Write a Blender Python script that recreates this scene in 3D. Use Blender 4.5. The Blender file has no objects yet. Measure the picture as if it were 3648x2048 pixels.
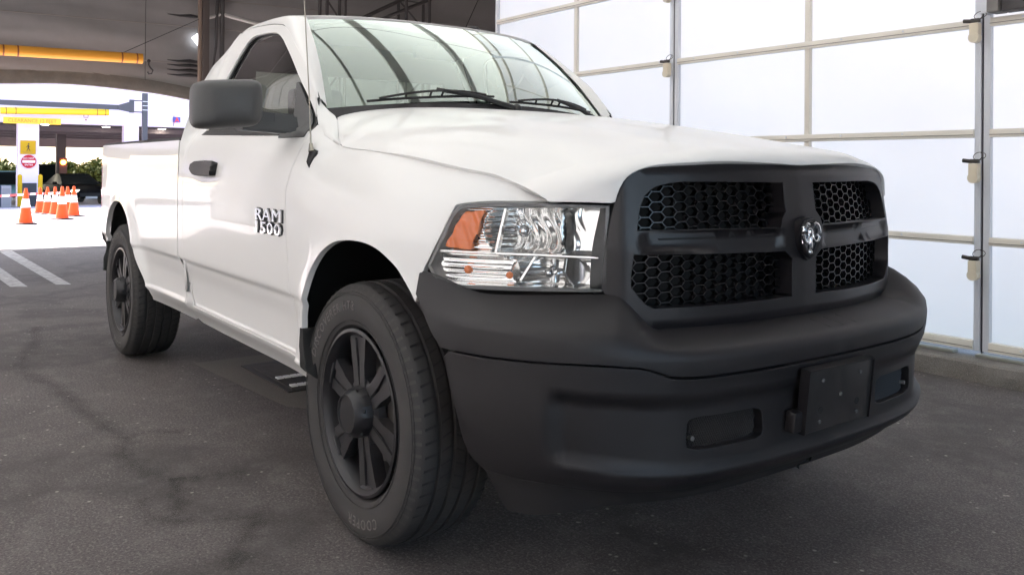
import bpy, bmesh, math, random
import numpy as np
from mathutils import Vector, Matrix
from mathutils.geometry import delaunay_2d_cdt
random.seed(7)
R = math.radians
scn = bpy.context.scene
COL = scn.collection

# ================================================================ camera, light, exposure
cd = bpy.data.cameras.new('camera'); cam = bpy.data.objects.new('camera', cd); COL.objects.link(cam)
scn.camera = cam
cd.sensor_width = 36.0
cd.lens = 3071.06 * 36.0 / 3648.0
cd.shift_x = -23.05 / 3648.0
cd.shift_y = -432.92 / 3648.0
cd.clip_start = .05; cd.clip_end = 600
_yaw, _pit, _rol = 2.50238, .002423, .007209
fw = Vector((math.cos(_yaw)*math.cos(_pit), math.sin(_yaw)*math.cos(_pit), math.sin(_pit)))
rt = Vector((math.sin(_yaw), -math.cos(_yaw), 0)); up = rt.cross(fw)
r2 = rt*math.cos(_rol) + up*math.sin(_rol); u2 = up*math.cos(_rol) - rt*math.sin(_rol)
m = Matrix((r2, u2, -fw)).transposed().to_4x4(); m.translation = Vector((2.4957, -2.1839, 1.1854))
cam.matrix_world = m

SUN_EL, SUN_AZ = 42.0, 203.0                     # height; direction the sun stands in, from +x towards +y
world = bpy.data.worlds.new('World'); scn.world = world; world.use_nodes = True
wn = world.node_tree; wn.nodes.clear()
sky = wn.nodes.new('ShaderNodeTexSky'); sky.sky_type = 'NISHITA'; sky.sun_disc = False
sky.sun_elevation = R(SUN_EL); sky.sun_rotation = R(90 - SUN_AZ); sky.air_density = 1.0; sky.dust_density = 2.0
bg = wn.nodes.new('ShaderNodeBackground'); bg.inputs[1].default_value = .15
wo = wn.nodes.new('ShaderNodeOutputWorld')
wn.links.new(sky.outputs[0], bg.inputs[0]); wn.links.new(bg.outputs[0], wo.inputs[0])
sl = bpy.data.lights.new('sun', 'SUN'); sl.energy = 5.0; sl.angle = R(.5); sl.color = (1, .955, .89)
so = bpy.data.objects.new('sun', sl); COL.objects.link(so)
sd = Vector((math.cos(R(SUN_EL))*math.cos(R(SUN_AZ)), math.cos(R(SUN_EL))*math.sin(R(SUN_AZ)), math.sin(R(SUN_EL))))
so.rotation_euler = sd.to_track_quat('Z', 'Y').to_euler(); so.location = (-8, -6, 12)
scn.view_settings.view_transform = 'Standard'; scn.view_settings.look = 'None'
scn.view_settings.gamma = 1; scn.view_settings.use_curve_mapping = False
scn.view_settings.exposure = 2.60
scn.render.engine = 'CYCLES'
scn.cycles.max_bounces = 10; scn.cycles.diffuse_bounces = 5; scn.cycles.glossy_bounces = 5
scn.cycles.transparent_max_bounces = 12; scn.cycles.transmission_bounces = 6
scn.cycles.sample_clamp_indirect = 6.0

# ================================================================ materials
MAT = {}
def mat(name, base, rough=.6, metal=0.0, coat=0.0, spec=.5, noise=None, bump=None, emit=None, trans=None):
    """base colour; noise=(scale, amount, colour2); bump=(scale, strength, distance)"""
    if name in MAT: return MAT[name]
    m = bpy.data.materials.new(name); m.use_nodes = True; MAT[name] = m
    nt = m.node_tree; b = nt.nodes['Principled BSDF']
    b.inputs['Base Color'].default_value = (*base, 1)
    b.inputs['Roughness'].default_value = rough; b.inputs['Metallic'].default_value = metal
    b.inputs['Coat Weight'].default_value = coat; b.inputs['Coat Roughness'].default_value = .03
    b.inputs['Specular IOR Level'].default_value = spec
    if emit: b.inputs['Emission Color'].default_value = (*emit[0], 1); b.inputs['Emission Strength'].default_value = emit[1]
    if trans: b.inputs['Transmission Weight'].default_value = trans
    tc = None
    if noise or bump:
        tc = nt.nodes.new('ShaderNodeTexCoord')
    if noise:
        n = nt.nodes.new('ShaderNodeTexNoise'); n.inputs['Scale'].default_value = noise[0]; n.inputs['Detail'].default_value = 6
        n.inputs['Roughness'].default_value = .62
        nt.links.new(tc.outputs['Object'], n.inputs['Vector'])
        cr = nt.nodes.new('ShaderNodeValToRGB'); cr.color_ramp.elements[0].position = .36; cr.color_ramp.elements[1].position = .68
        nt.links.new(n.outputs['Fac'], cr.inputs[0])
        mx = nt.nodes.new('ShaderNodeMixRGB'); mx.inputs[1].default_value = (*base, 1); mx.inputs[2].default_value = (*noise[2], 1)
        ml = nt.nodes.new('ShaderNodeMath'); ml.operation = 'MULTIPLY'; ml.inputs[1].default_value = noise[1]
        nt.links.new(cr.outputs[0], ml.inputs[0]); nt.links.new(ml.outputs[0], mx.inputs[0]); nt.links.new(mx.outputs[0], b.inputs['Base Color'])
        mr = nt.nodes.new('ShaderNodeMapRange'); mr.inputs[3].default_value = rough - .06; mr.inputs[4].default_value = min(rough + .10, 1)
        nt.links.new(n.outputs['Fac'], mr.inputs[0]); nt.links.new(mr.outputs[0], b.inputs['Roughness'])
    if bump:
        n = nt.nodes.new('ShaderNodeTexNoise'); n.inputs['Scale'].default_value = bump[0]; n.inputs['Detail'].default_value = 3
        nt.links.new(tc.outputs['Object'], n.inputs['Vector'])
        bp = nt.nodes.new('ShaderNodeBump'); bp.inputs['Strength'].default_value = bump[1]; bp.inputs['Distance'].default_value = bump[2]
        nt.links.new(n.outputs['Fac'], bp.inputs['Height']); nt.links.new(bp.outputs[0], b.inputs['Normal'])
    return m
def sheet_mat(name, col, tcol, amount=.5, rough=.5, cloud=.15):
    """thin sheet that lets part of the light from its other side through"""
    m = bpy.data.materials.new(name); m.use_nodes = True; MAT[name] = m; nt = m.node_tree; nt.nodes.clear()
    d = nt.nodes.new('ShaderNodeBsdfDiffuse'); d.inputs[0].default_value = (*col, 1)
    t = nt.nodes.new('ShaderNodeBsdfTranslucent')
    tc = nt.nodes.new('ShaderNodeTexCoord'); n = nt.nodes.new('ShaderNodeTexNoise'); n.inputs['Scale'].default_value = 1.3; n.inputs['Detail'].default_value = 3
    nt.links.new(tc.outputs['Object'], n.inputs['Vector'])
    mr = nt.nodes.new('ShaderNodeMapRange'); mr.inputs[3].default_value = 1 - cloud; mr.inputs[4].default_value = 1
    nt.links.new(n.outputs['Fac'], mr.inputs[0])
    cm = nt.nodes.new('ShaderNodeMixRGB'); cm.blend_type = 'MULTIPLY'; cm.inputs[0].default_value = 1; cm.inputs[1].default_value = (*tcol, 1)
    nt.links.new(mr.outputs[0], cm.inputs[2]); nt.links.new(cm.outputs[0], t.inputs[0])
    mx = nt.nodes.new('ShaderNodeMixShader'); mx.inputs[0].default_value = amount
    nt.links.new(d.outputs[0], mx.inputs[1]); nt.links.new(t.outputs[0], mx.inputs[2])
    g = nt.nodes.new('ShaderNodeBsdfGlossy'); g.inputs['Roughness'].default_value = rough
    fr = nt.nodes.new('ShaderNodeFresnel'); fr.inputs[0].default_value = 1.35
    m2 = nt.nodes.new('ShaderNodeMixShader'); nt.links.new(fr.outputs[0], m2.inputs[0])
    nt.links.new(mx.outputs[0], m2.inputs[1]); nt.links.new(g.outputs[0], m2.inputs[2])
    o = nt.nodes.new('ShaderNodeOutputMaterial'); nt.links.new(m2.outputs[0], o.inputs[0])
    return m
def glass_mat(name, tint, ior=1.5, boost=1.0, gcol=(1, 1, 1)):
    m = bpy.data.materials.new(name); m.use_nodes = True; MAT[name] = m; nt = m.node_tree; nt.nodes.clear()
    t = nt.nodes.new('ShaderNodeBsdfTransparent'); t.inputs[0].default_value = (*tint, 1)
    g = nt.nodes.new('ShaderNodeBsdfGlossy'); g.inputs['Roughness'].default_value = .0; g.inputs[0].default_value = (*gcol, 1)
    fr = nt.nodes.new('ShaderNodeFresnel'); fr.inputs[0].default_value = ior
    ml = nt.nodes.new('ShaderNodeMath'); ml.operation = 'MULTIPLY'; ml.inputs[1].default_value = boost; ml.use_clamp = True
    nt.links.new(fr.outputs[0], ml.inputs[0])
    mx = nt.nodes.new('ShaderNodeMixShader'); nt.links.new(ml.outputs[0], mx.inputs[0])
    nt.links.new(t.outputs[0], mx.inputs[1]); nt.links.new(g.outputs[0], mx.inputs[2])
    o = nt.nodes.new('ShaderNodeOutputMaterial'); nt.links.new(mx.outputs[0], o.inputs[0])
    return m
PAINT = mat('white_paint', (.70, .69, .67), .45, coat=.38, spec=.2)
BLK = mat('black_trim', (.0125, .0108, .0120), .50, spec=.42, noise=(3.0, .6, (.021, .019, .020)), bump=(900, .25, .0006))
GRL = mat('satin_black', (.011, .0095, .011), .40, bump=(700, .15, .0004))
MESHB = mat('gloss_black', (.012, .011, .012), .25)
SEAL = mat('rubber_seal', (.012, .012, .012), .55)  # rubber parts; also the dark tubes standing in for gap shade
CHR = mat('chrome', (.80, .81, .82), .06, metal=1)
REFL = mat('lamp_reflector', (.90, .89, .87), .12, metal=1)
AMB = mat('amber_lens', (.95, .22, .03), .12, coat=.6)
GREYP = mat('grey_plastic', (.13, .13, .13), .4)
RUB = mat('tyre_rubber', (.030, .028, .028), .72, noise=(9, .6, (.050, .046, .043)), bump=(260, .3, .001))
RIMM = mat('rim_black', (.014, .013, .015), .42, coat=.05)
DARK = mat('underbody', (.010, .010, .010), .85)
STEEL = mat('brake_steel', (.12, .11, .10), .45, metal=.8)
REDL = mat('red_lens', (.42, .03, .03), .1, coat=1)
CLOTH = mat('grey_cloth', (.03, .03, .032), .9)
DASH = mat('dash_plastic', (.018, .018, .019), .7)
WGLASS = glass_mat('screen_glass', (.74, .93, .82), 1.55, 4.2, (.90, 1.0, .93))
SGLASS = glass_mat('side_glass', (.80, .90, .84), 1.5, 1.0)
LENS = glass_mat('lamp_lens', (.94, .95, .95), 1.45, .9)
ALU = mat('cream_aluminium', (.72, .68, .60), .45, noise=(4, .4, (.65, .61, .53)))
ALUG = mat('grey_aluminium', (.62, .64, .68), .5)
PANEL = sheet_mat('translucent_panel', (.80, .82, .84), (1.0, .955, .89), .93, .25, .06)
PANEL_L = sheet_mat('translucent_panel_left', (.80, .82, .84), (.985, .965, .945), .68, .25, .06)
ROOFM = sheet_mat('roof_membrane', (.82, .82, .80), (.93, .93, .90), .52, .6, .08)
STEELG = mat('galvanised_steel', (.085, .08, .078), .5, metal=.3, noise=(6, .4, (.06, .058, .056)))
BEAM = mat('beam_grey', (.50, .50, .47), .6)

# ================================================================ helpers
def setp(o, label=None, cat=None, group=None, kind=None):
    if label: o['label'] = label
    if cat: o['category'] = cat
    if group: o['group'] = group
    if kind: o['kind'] = kind
    return o
def empty(name, loc=(0, 0, 0), rz=0.0, parent=None, **k):
    o = bpy.data.objects.new(name, None); COL.objects.link(o); o.location = loc; o.rotation_euler = (0, 0, rz)
    o.empty_display_size = .1
    if parent: o.parent = parent
    return setp(o, **k)
def link(name, me, parent=None, loc=None):
    o = bpy.data.objects.new(name, me); COL.objects.link(o)
    if parent: o.parent = parent
    if loc is not None: o.location = loc
    return o
class MB:
    """collects simple shapes and links them as one mesh object"""
    def __init__(s): s.bm = bmesh.new()
    def box(s, c, d, rot=None, bev=0.0):
        v = bmesh.ops.create_cube(s.bm, size=1)['verts']
        M = Matrix.Translation(c) @ (rot.to_4x4() if rot else Matrix.Identity(4)) @ Matrix.Diagonal((*d, 1))
        bmesh.ops.transform(s.bm, matrix=M, verts=v)
        if bev:
            es = list({e for q in v for e in q.link_edges})
            bmesh.ops.bevel(s.bm, geom=es, offset=bev, segments=2, affect='EDGES', profile=.6)
        return s
    def b2(s, a, b, bev=0.0):
        a = Vector(a); b = Vector(b); return s.box((a + b) / 2, [abs(x) for x in (b - a)], None, bev)
    def cyl(s, a, b, r, r2=None, n=16, cap=True):
        a = Vector(a); b = Vector(b); d = b - a; r2 = r if r2 is None else r2
        v = bmesh.ops.create_cone(s.bm, cap_ends=cap, segments=n, radius1=r, radius2=r2, depth=d.length)['verts']
        bmesh.ops.transform(s.bm, matrix=Matrix.Translation((a + b) / 2) @ d.to_track_quat('Z', 'Y').to_matrix().to_4x4(), verts=v)
        return s
    def sph(s, c, r, sc=(1, 1, 1), u=16, v=10):
        q = bmesh.ops.create_uvsphere(s.bm, u_segments=u, v_segments=v, radius=r)['verts']
        bmesh.ops.transform(s.bm, matrix=Matrix.Translation(c) @ Matrix.Diagonal((*sc, 1)), verts=q); return s
    def tube(s, pts, r, n=8, closed=False):
        pts = [Vector(p) for p in pts]; rings = []
        N = len(pts)
        for i, p in enumerate(pts):
            if closed: d = pts[(i+1) % N] - pts[i-1]
            else: d = pts[min(i+1, N-1)] - pts[max(i-1, 0)]
            d.normalize(); a = d.cross(Vector((0, 0, 1)))
            if a.length < .1: a = d.cross(Vector((0, 1, 0)))
            a.normalize(); b = d.cross(a); rr = r[i] if isinstance(r, (list, tuple)) else r
            rings.append([s.bm.verts.new(p + (a*math.cos(k*2*math.pi/n) + b*math.sin(k*2*math.pi/n)) * rr) for k in range(n)])
        for i in range(N if closed else N - 1):
            A, B = rings[i], rings[(i+1) % N]
            for k in range(n): s.bm.faces.new((A[k], A[(k+1) % n], B[(k+1) % n], B[k]))
        if not closed:
            s.bm.faces.new(rings[0][::-1]); s.bm.faces.new(rings[-1])
        return s
    def prism(s, pts, off):
        """polygon pts (3D) pushed along off"""
        off = Vector(off); A = [s.bm.verts.new(p) for p in pts]; B = [s.bm.verts.new(Vector(p) + off) for p in pts]
        n = len(pts); s.bm.faces.new(A[::-1]); s.bm.faces.new(B)
        for i in range(n): s.bm.faces.new((A[i], A[(i+1) % n], B[(i+1) % n], B[i]))
        return s
    def lathe(s, prof, n=48, axis='y', c=(0, 0, 0)):
        """prof: (radius, along); axis y"""
        rings = []
        for k in range(n):
            a = 2*math.pi*k/n; ca, sa = math.cos(a), math.sin(a)
            if axis == 'y': rings.append([s.bm.verts.new((c[0] + r*ca, c[1] + t, c[2] + r*sa)) for r, t in prof])
            else: rings.append([s.bm.verts.new((c[0] + r*ca, c[1] + r*sa, c[2] + t)) for r, t in prof])
        for k in range(n):
            A, B = rings[k], rings[(k+1) % n]
            for i in range(len(prof) - 1): s.bm.faces.new((A[i], B[i], B[i+1], A[i+1]))
        return s
    def build(s, name, m, parent=None, smooth=None, loc=None):
        bmesh.ops.recalc_face_normals(s.bm, faces=s.bm.faces[:])
        me = bpy.data.meshes.new(name); s.bm.to_mesh(me); s.bm.free()
        me.materials.append(m)
        if smooth is not None:
            me.polygons.foreach_set('use_smooth', [True]*len(me.polygons)); me.set_sharp_from_angle(angle=R(smooth))
        return link(name, me, parent, loc)

def resample(poly, step, su, sv, sharp=None):
    out = []
    n = len(poly)
    for i in range(n):
        a, b = poly[i], poly[(i+1) % n]
        L = math.hypot((b[0]-a[0])*su, (b[1]-a[1])*sv); k = max(1, int(round(L/step)))
        for j in range(k): out.append((a[0] + (b[0]-a[0])*j/k, a[1] + (b[1]-a[1])*j/k))
    return out
def inside(P, poly):
    x, y = P[:, 0], P[:, 1]; r = np.zeros(len(P), bool); n = len(poly); j = n - 1
    for i in range(n):
        xi, yi = poly[i]; xj, yj = poly[j]
        c = ((yi > y) != (yj > y)) & (x < (xj - xi) * (y - yi) / (yj - yi + 1e-15) + xi)
        r ^= c; j = i
    return r
def smooth_poly(pts, k=4, keep=28.0):
    """Catmull-Rom through a closed outline, keeping corners sharper than `keep` degrees off straight... """
    n = len(pts); out = []
    P = [np.array(p, float) for p in pts]
    def corner(i):
        a = P[i] - P[i-1]; b = P[(i+1) % n] - P[i]
        c = (a @ b) / (np.linalg.norm(a)*np.linalg.norm(b) + 1e-12); return math.degrees(math.acos(max(-1, min(1, c)))) > keep
    C = [corner(i) for i in range(n)]
    for i in range(n):
        p1, p2 = P[i], P[(i+1) % n]; d = np.linalg.norm(p2 - p1)
        m1 = (p2 - p1) if C[i] else (p2 - P[i-1]) * d / (np.linalg.norm(p2-p1) + np.linalg.norm(p1-P[i-1]) + 1e-12)
        q3 = P[(i+2) % n]; m2 = (p2 - p1) if C[(i+1) % n] else (q3 - p1) * d / (np.linalg.norm(q3-p2) + d + 1e-12)
        for j in range(k):
            t = j/k; t2 = t*t; t3 = t2*t
            out.append(tuple((2*t3-3*t2+1)*p1 + (t3-2*t2+t)*m1 + (-2*t3+3*t2)*p2 + (t3-t2)*m2))
    return out
def panel(name, fn, outer, holes=(), step=.03, su=1.0, sv=1.0, mt=None, parent=None, depth=.018, off=0.0, flip=1, mirror=False,
          hole_depth=None, bstep=None, outside=None, edge=.5, bev=.0016, wall=None, rows=()):
    """a curved panel: outline in the two surface parameters, placed on the surface fn, its edges turned in"""
    bstep = bstep or step * .6
    loops = [resample(outer, bstep, su, sv)] + [resample(h, bstep, su, sv) for h in holes]
    pts = []; edges = []
    for L in loops:
        b = len(pts); pts += L; n = len(L); edges += [(b+i, b+(i+1) % n) for i in range(n)]
    nb = len(pts)
    A = np.array(loops[0]); lo = A.min(0); hi = A.max(0)
    gu = np.arange(lo[0] + step/su/2, hi[0], step/su); gv = np.arange(lo[1] + step/sv/2, hi[1], step/sv)
    G = np.array([(u + (step/su/2 if j % 2 else 0), v) for j, v in enumerate(gv) for u in gu])
    if len(G):
        k = inside(G, loops[0])
        for h in loops[1:]: k &= ~inside(G, h)
        G = G[k]
        extra = []
        for zr in rows:
            X_ = np.arange(lo[0] + step/su/3, hi[0], step/su); Rr = np.array([(u, zr) for u in X_]); kk = inside(Rr, loops[0])
            for h in loops[1:]: kk &= ~inside(Rr, h)
            near = np.array([(((np.array(pts) - g) * np.array([su, sv]))**2).sum(1).min() > (step*.2)**2 for g in Rr])
            Rr = Rr[kk & near]; G = G[np.abs(G[:, 1] - zr) > step*.35]
            extra += [tuple(g) for g in Rr]
        B = np.array(pts); S_ = np.array([su, sv])
        keep = [g for g in G if (((B - g) * S_)**2).sum(1).min() > (step*.42)**2]
        pts += [tuple(g) for g in keep]
        if rows: pts += extra
    vs, es, fs, ov, oe, of = delaunay_2d_cdt([Vector((p[0]*su, p[1]*sv)) for p in pts], edges, [], 0, 1e-6)
    V = np.array([(v[0]/su, v[1]/sv) for v in vs])
    cen = np.array([V[list(f)].mean(0) for f in fs]); k = inside(cen, loops[0])
    for h in loops[1:]: k &= ~inside(cen, h)
    F = [tuple(f) for f, kk in zip(fs, k) if kk]
    def ev(u, v, o=0.0):
        p = fn(u, v, o) if o else fn(u, v)
        return np.array([p[0], -p[1], p[2]]) if mirror else np.asarray(p, float)
    X = np.array([ev(u, v, off) for u, v in V]); h = 2e-3
    Nn = []
    for u, v in V:
        a = ev(u + h/su, v) - ev(u - h/su, v); b = ev(u, v + h/sv) - ev(u, v - h/sv)
        n = np.cross(a, b); Nn.append(n / (np.linalg.norm(n) + 1e-15))
    Nn = np.array(Nn)
    ref = np.array(outside if outside is not None else (0, 0, 0), float)
    # outward: away from a point inside the truck
    ctr = np.array([ref[0], ref[1], ref[2]]) if outside is not None else None
    if ctr is not None:
        s = np.sign(((X - ctr) * Nn).sum(1)); tot = 1 if s.sum() >= 0 else -1; Nn *= tot
    Nn *= flip
    verts = [tuple(x) for x in X]; norms = [tuple(n) for n in Nn]; faces = []
    for f in F:
        a, b, c = X[f[0]], X[f[1]], X[f[2]]
        if np.dot(np.cross(b-a, c-a), Nn[f[0]] + Nn[f[1]] + Nn[f[2]]) < 0: f = f[::-1]
        faces.append(f)
    # boundary walls: every edge used by one face only
    cnt = {}
    for f in faces:
        for i in range(3):
            e = (f[i], f[(i+1) % 3]); cnt[e] = 1
    bd = [e for e in cnt if (e[1], e[0]) not in cnt]
    if depth:
        # edge vertices lean outwards for a soft edge
        eo = {}
        for a, b in bd:
            d = X[b] - X[a]; o_ = np.cross(d, Nn[a] + Nn[b]); o_ /= (np.linalg.norm(o_) + 1e-15)
            for q in (a, b): eo[q] = eo.get(q, 0) + o_
        idx = {}
        hd = hole_depth if hole_depth is not None else depth
        hs = [np.array(L) for L in loops[1:]]
        for q in eo:
            o_ = eo[q] / (np.linalg.norm(eo[q]) + 1e-15)
            dd = depth
            for L in hs:
                if np.abs(L - V[q]).sum(1).min() < 1e-6: dd = hd
            n2 = Nn[q] + o_; n2 /= np.linalg.norm(n2)
            xb = X[q] + o_*bev - Nn[q]*bev
            i0 = len(verts)
            verts += [tuple(xb), tuple(xb), tuple(X[q] + (np.array(wall) if wall is not None else -Nn[q])*dd)]; norms += [tuple(n2), tuple(o_), tuple(o_)]
            idx[q] = i0
        for a, b in bd:
            faces.append((b, a, idx[a], idx[b]))
            faces.append((idx[b]+1, idx[a]+1, idx[a]+2, idx[b]+2))
    me = bpy.data.meshes.new(name); me.from_pydata(verts, [], faces); me.update()
    me.polygons.foreach_set('use_smooth', [True]*len(me.polygons))
    me.normals_split_custom_set_from_vertices(norms)
    me.materials.append(mt)
    return link(name, me, parent)
def text_mesh(txt, size, depth, bevel=0.0, space=1.0, res=2, ofs=0.0):
    cu = bpy.data.curves.new('lettering', 'FONT'); cu.body = txt; cu.size = size; cu.extrude = depth; cu.bevel_depth = bevel; cu.offset = ofs
    cu.align_x = 'CENTER'; cu.space_character = space; cu.resolution_u = res
    ob = bpy.data.objects.new('lettering', cu); COL.objects.link(ob)
    dg = bpy.context.evaluated_depsgraph_get(); me = bpy.data.meshes.new_from_object(ob.evaluated_get(dg))
    bpy.data.objects.remove(ob); bpy.data.curves.remove(cu)
    return me

def islands(me):
    """split a mesh into its separate pieces"""
    n = len(me.vertices); par = list(range(n))
    def fd(a):
        while par[a] != a: par[a] = par[par[a]]; a = par[a]
        return a
    for e in me.edges:
        a, b = fd(e.vertices[0]), fd(e.vertices[1])
        if a != b: par[a] = b
    G = {}
    for p in me.polygons: G.setdefault(fd(p.vertices[0]), []).append(tuple(p.vertices))
    out = []
    for fs in G.values():
        ids = sorted({v for f in fs for v in f}); mp = {v: i for i, v in enumerate(ids)}
        m = bpy.data.meshes.new('letter'); m.from_pydata([tuple(me.vertices[v].co) for v in ids], [], [tuple(mp[v] for v in f) for f in fs]); out.append(m)
    return out

# ---------------------------------------------------------------- smooth curves and body surfaces
def pchip(xs, ys):
    xs = np.asarray(xs, float); ys = np.asarray(ys, float)
    h = np.diff(xs); d = np.diff(ys, axis=0) / (h if ys.ndim == 1 else h[:, None])
    m = np.zeros_like(ys)
    m[0], m[-1] = d[0], d[-1]
    for i in range(1, len(xs) - 1):
        w1 = 2 * h[i] + h[i - 1]; w2 = h[i] + 2 * h[i - 1]
        a, b = d[i - 1], d[i]
        with np.errstate(divide='ignore', invalid='ignore'):
            r = (w1 + w2) / (w1 / a + w2 / b)
        m[i] = np.where(a * b > 0, np.nan_to_num(r), 0)
    def f(x):
        i = min(max(int(np.searchsorted(xs, x)) - 1, 0), len(xs) - 2)
        t = (x - xs[i]) / h[i]
        if t < 0: return ys[0] + m[0] * (x - xs[0])
        if t > 1: return ys[-1] + m[-1] * (x - xs[-1])
        t2 = t * t; t3 = t2 * t
        return (2*t3 - 3*t2 + 1) * ys[i] + (t3 - 2*t2 + t) * h[i] * m[i] + (-2*t3 + 3*t2) * ys[i+1] + (t3 - t2) * h[i] * m[i+1]
    return f
def cat(xs, ys):
    xs = np.asarray(xs, float); ys = np.asarray(ys, float); n = len(xs)
    m = np.zeros_like(ys)
    for i in range(n):
        a, b = max(i - 1, 0), min(i + 1, n - 1)
        m[i] = (ys[b] - ys[a]) / (xs[b] - xs[a])
    def f(x):
        i = min(max(int(np.searchsorted(xs, x)) - 1, 0), n - 2)
        hh = xs[i+1] - xs[i]; t = (x - xs[i]) / hh
        t2 = t * t; t3 = t2 * t
        return (2*t3 - 3*t2 + 1) * ys[i] + (t3 - 2*t2 + t) * hh * m[i] + (-2*t3 + 3*t2) * ys[i+1] + (t3 - t2) * hh * m[i+1]
    return f
def sst(a, b, x):
    t = min(max((x - a) / (b - a), 0), 1); return t * t * (3 - 2 * t)
# plan curve of the nose (grille and headlights), right half: half width -> x
NOSE = [(0,.957),(.2,.950),(.4,.922),(.55,.882),(.63,.850),(.69,.795),(.78,.69),(.86,.588),(.92,.49),(.952,.42),(.97,.34),(.978,.25)]
_nx = pchip([a for a, b in NOSE], [b for a, b in NOSE])
_ny = pchip([b for a, b in NOSE][::-1], [a for a, b in NOSE][::-1])
_np = np.array(NOSE); _ns = np.r_[0, np.cumsum(np.hypot(np.diff(_np[:, 0]), np.diff(_np[:, 1])))]
_nc = cat(_ns, _np)
def lean(z): return max(z - .98, 0) * .14
def nose(s, z, off=0.0):                      # s: signed distance along the plan curve from the middle (s<0 = right side of the truck)
    sg = -1 if s < 0 else 1
    p = _nc(abs(s)); q = _nc(abs(s) + 1e-3); t = (q - p); t /= np.hypot(*t)
    n = np.array([-t[1], t[0]])               # (dy, dx) outward
    d = off - lean(z)
    p = p + n * d
    return np.array([p[1], sg * p[0], z])
_M = pchip([-4.4,-4.13,-4.0,-3.7,-3.3,-2.6,-1.8,-1.0,-.5,0,.15,.25], [.84,.915,.94,.957,.965,.962,.966,.972,.975,.98,.982,.978])
_A = pchip([.30,.42,.45,.475,.492,.510,.60,.68,.708,.718,.74,.85,1.0,1.08,1.16,1.22,1.27,1.30,1.325,1.345,1.60,1.84,1.95],
           [-.17,-.095,-.068,-.048,-.040,-.050,-.046,-.030,-.024,-.006,-.003,-.001,.0,.0,-.006,-.016,-.029,-.042,-.058,-.075,-.165,-.268,-.33])
_ZE = pchip([-4.3,-.9,-.6,-.5,-.36,.13,.37,.48,.57,.66,.72], [1.5,1.5,1.34,1.31,1.262,1.222,1.185,1.168,1.140,1.105,1.09])
_ZE2 = pchip([-4.3,-1.25,-.9,-.6,-.5,-.36,.13,.37,.48,.57,.66,.72], [1.36,1.36,1.345,1.325,1.31,1.262,1.222,1.185,1.168,1.140,1.105,1.09])
_I = pchip([-4.3,-1.25,-.9,-.62,-.5,-.36,.13,.37,.48,.57,.66,.72], [.0,.0,.022,.066,.085,.10,.11,.135,.13,.11,.07,.04])
def arch_r(x, z, cx): return math.hypot((x - cx), (z - .47))
def side(x, z, off=0.0):
    w = _M(x) if x < .25 else _ny(min(x, .955))
    g = math.exp(-((x - .03) / .50) ** 2) + math.exp(-((x + 3.30) / .55) ** 2)
    k = (1 - .72 * g * sst(.86, .70, z)) if z < .86 else (1 - .85 * sst(-1.99, -2.04, x) * sst(1.05, 1.2, z))
    w += _A(z) * k - lean(z) * (sst(-.2, .5, x))
    if x > -1.25:
        ze = _ZE2(x); u = min((z - (ze - .25)) / .25, 1.12)
        if u > 0: w -= _I(x) * u * u
    for cx, a in ((.03, .012), (-3.30, .014)):
        r = arch_r(x, z, cx)
        w += (a + .035 * sst(.9, .5, z)) * math.exp(-((max(r, .45) - .45) / .075) ** 2) * sst(.42, .5, z)
    # door recess around the handle
    w -= .006 * math.exp(-((x + 1.56) / .14) ** 2 - ((z - 1.18) / .05) ** 2)
    return np.array([x, -(w + off), z])
# bumper: control grid (stations along the front, rows bottom to top); x, halfwidth, z
_BP = [(0,1.066),(.15,1.062),(.30,1.054),(.45,1.036),(.60,1.002),(.72,.950),(.82,.868),(.89,.765),(.938,.635),(.966,.500),(.975,.390)]
_bp = np.array(_BP); _bs = np.r_[0, np.cumsum(np.hypot(np.diff(_bp[:, 0]), np.diff(_bp[:, 1])))]
_bc = cat(_bs, _bp)
BL = float(_bs[-1])
# rows: t -> (inward distance, z) for middle and for the side end
_rt = [0,1,1.15,2,2.6,3,4,5,5.15,6,6.5,7,8]
_rm = [(.16,.262),(.085,.345),(.070,.355),(.022,.392),(.010,.415),(.012,.445),(.010,.560),(.004,.640),(.0,.655),(-.004,.700),(.004,.722),(.030,.738),(.110,.765)]
_re = [(.10,.275),(.055,.385),(.045,.398),(.030,.430),(.022,.460),(.014,.500),(.005,.585),(.004,.668),(.0,.682),(-.002,.735),(.0,.775),(.004,.815),(.010,.885)]
_fm = pchip(_rt, _rm); _fe = pchip(_rt, _re)
def bump(s, t, off=0.0):
    sg = -1 if s < 0 else 1
    a = min(abs(s), BL + .05); k = sst(.45, 1.05, a)
    tl = min(t, 6.5)
    d, z = _fm(tl) * (1 - k) + _fe(tl) * k
    # long pocket between the lip and the upper edge, and its deeper ends
    m = sst(2.60, 2.95, t) * (1 - sst(4.20, 4.66, t)) * (1 - sst(.870, .935, a))
    d += (.014 + .014 * sst(.56, .74, a)) * m
    p = _bc(a); q = _bc(a + 1e-3); tt = q - p; tt /= np.hypot(*tt)
    n = np.array([-tt[1], tt[0]])
    p = p + n * (off - d)
    r = np.array([p[1], sg * p[0], z])
    if t > 6.5:                                # upper fascia runs back to the grille and lamp line
        w = (t - 6.5) / 1.5
        zt = .762 + .096 * sst(.60, .74, a) - .012 * sst(.74, 1.1, a) + .05 * sst(1.12, 1.36, a)
        g = nose(sg * a * .885, zt)
        m1 = np.array([r[0] * .6 + g[0] * .4, r[1] * .6 + g[1] * .4, r[2] + (zt - r[2]) * (.75 - .25 * sst(.6, 1.1, a))])
        r = (1-w)**2 * r + 2*w*(1-w) * m1 + w*w * g
    return r
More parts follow.
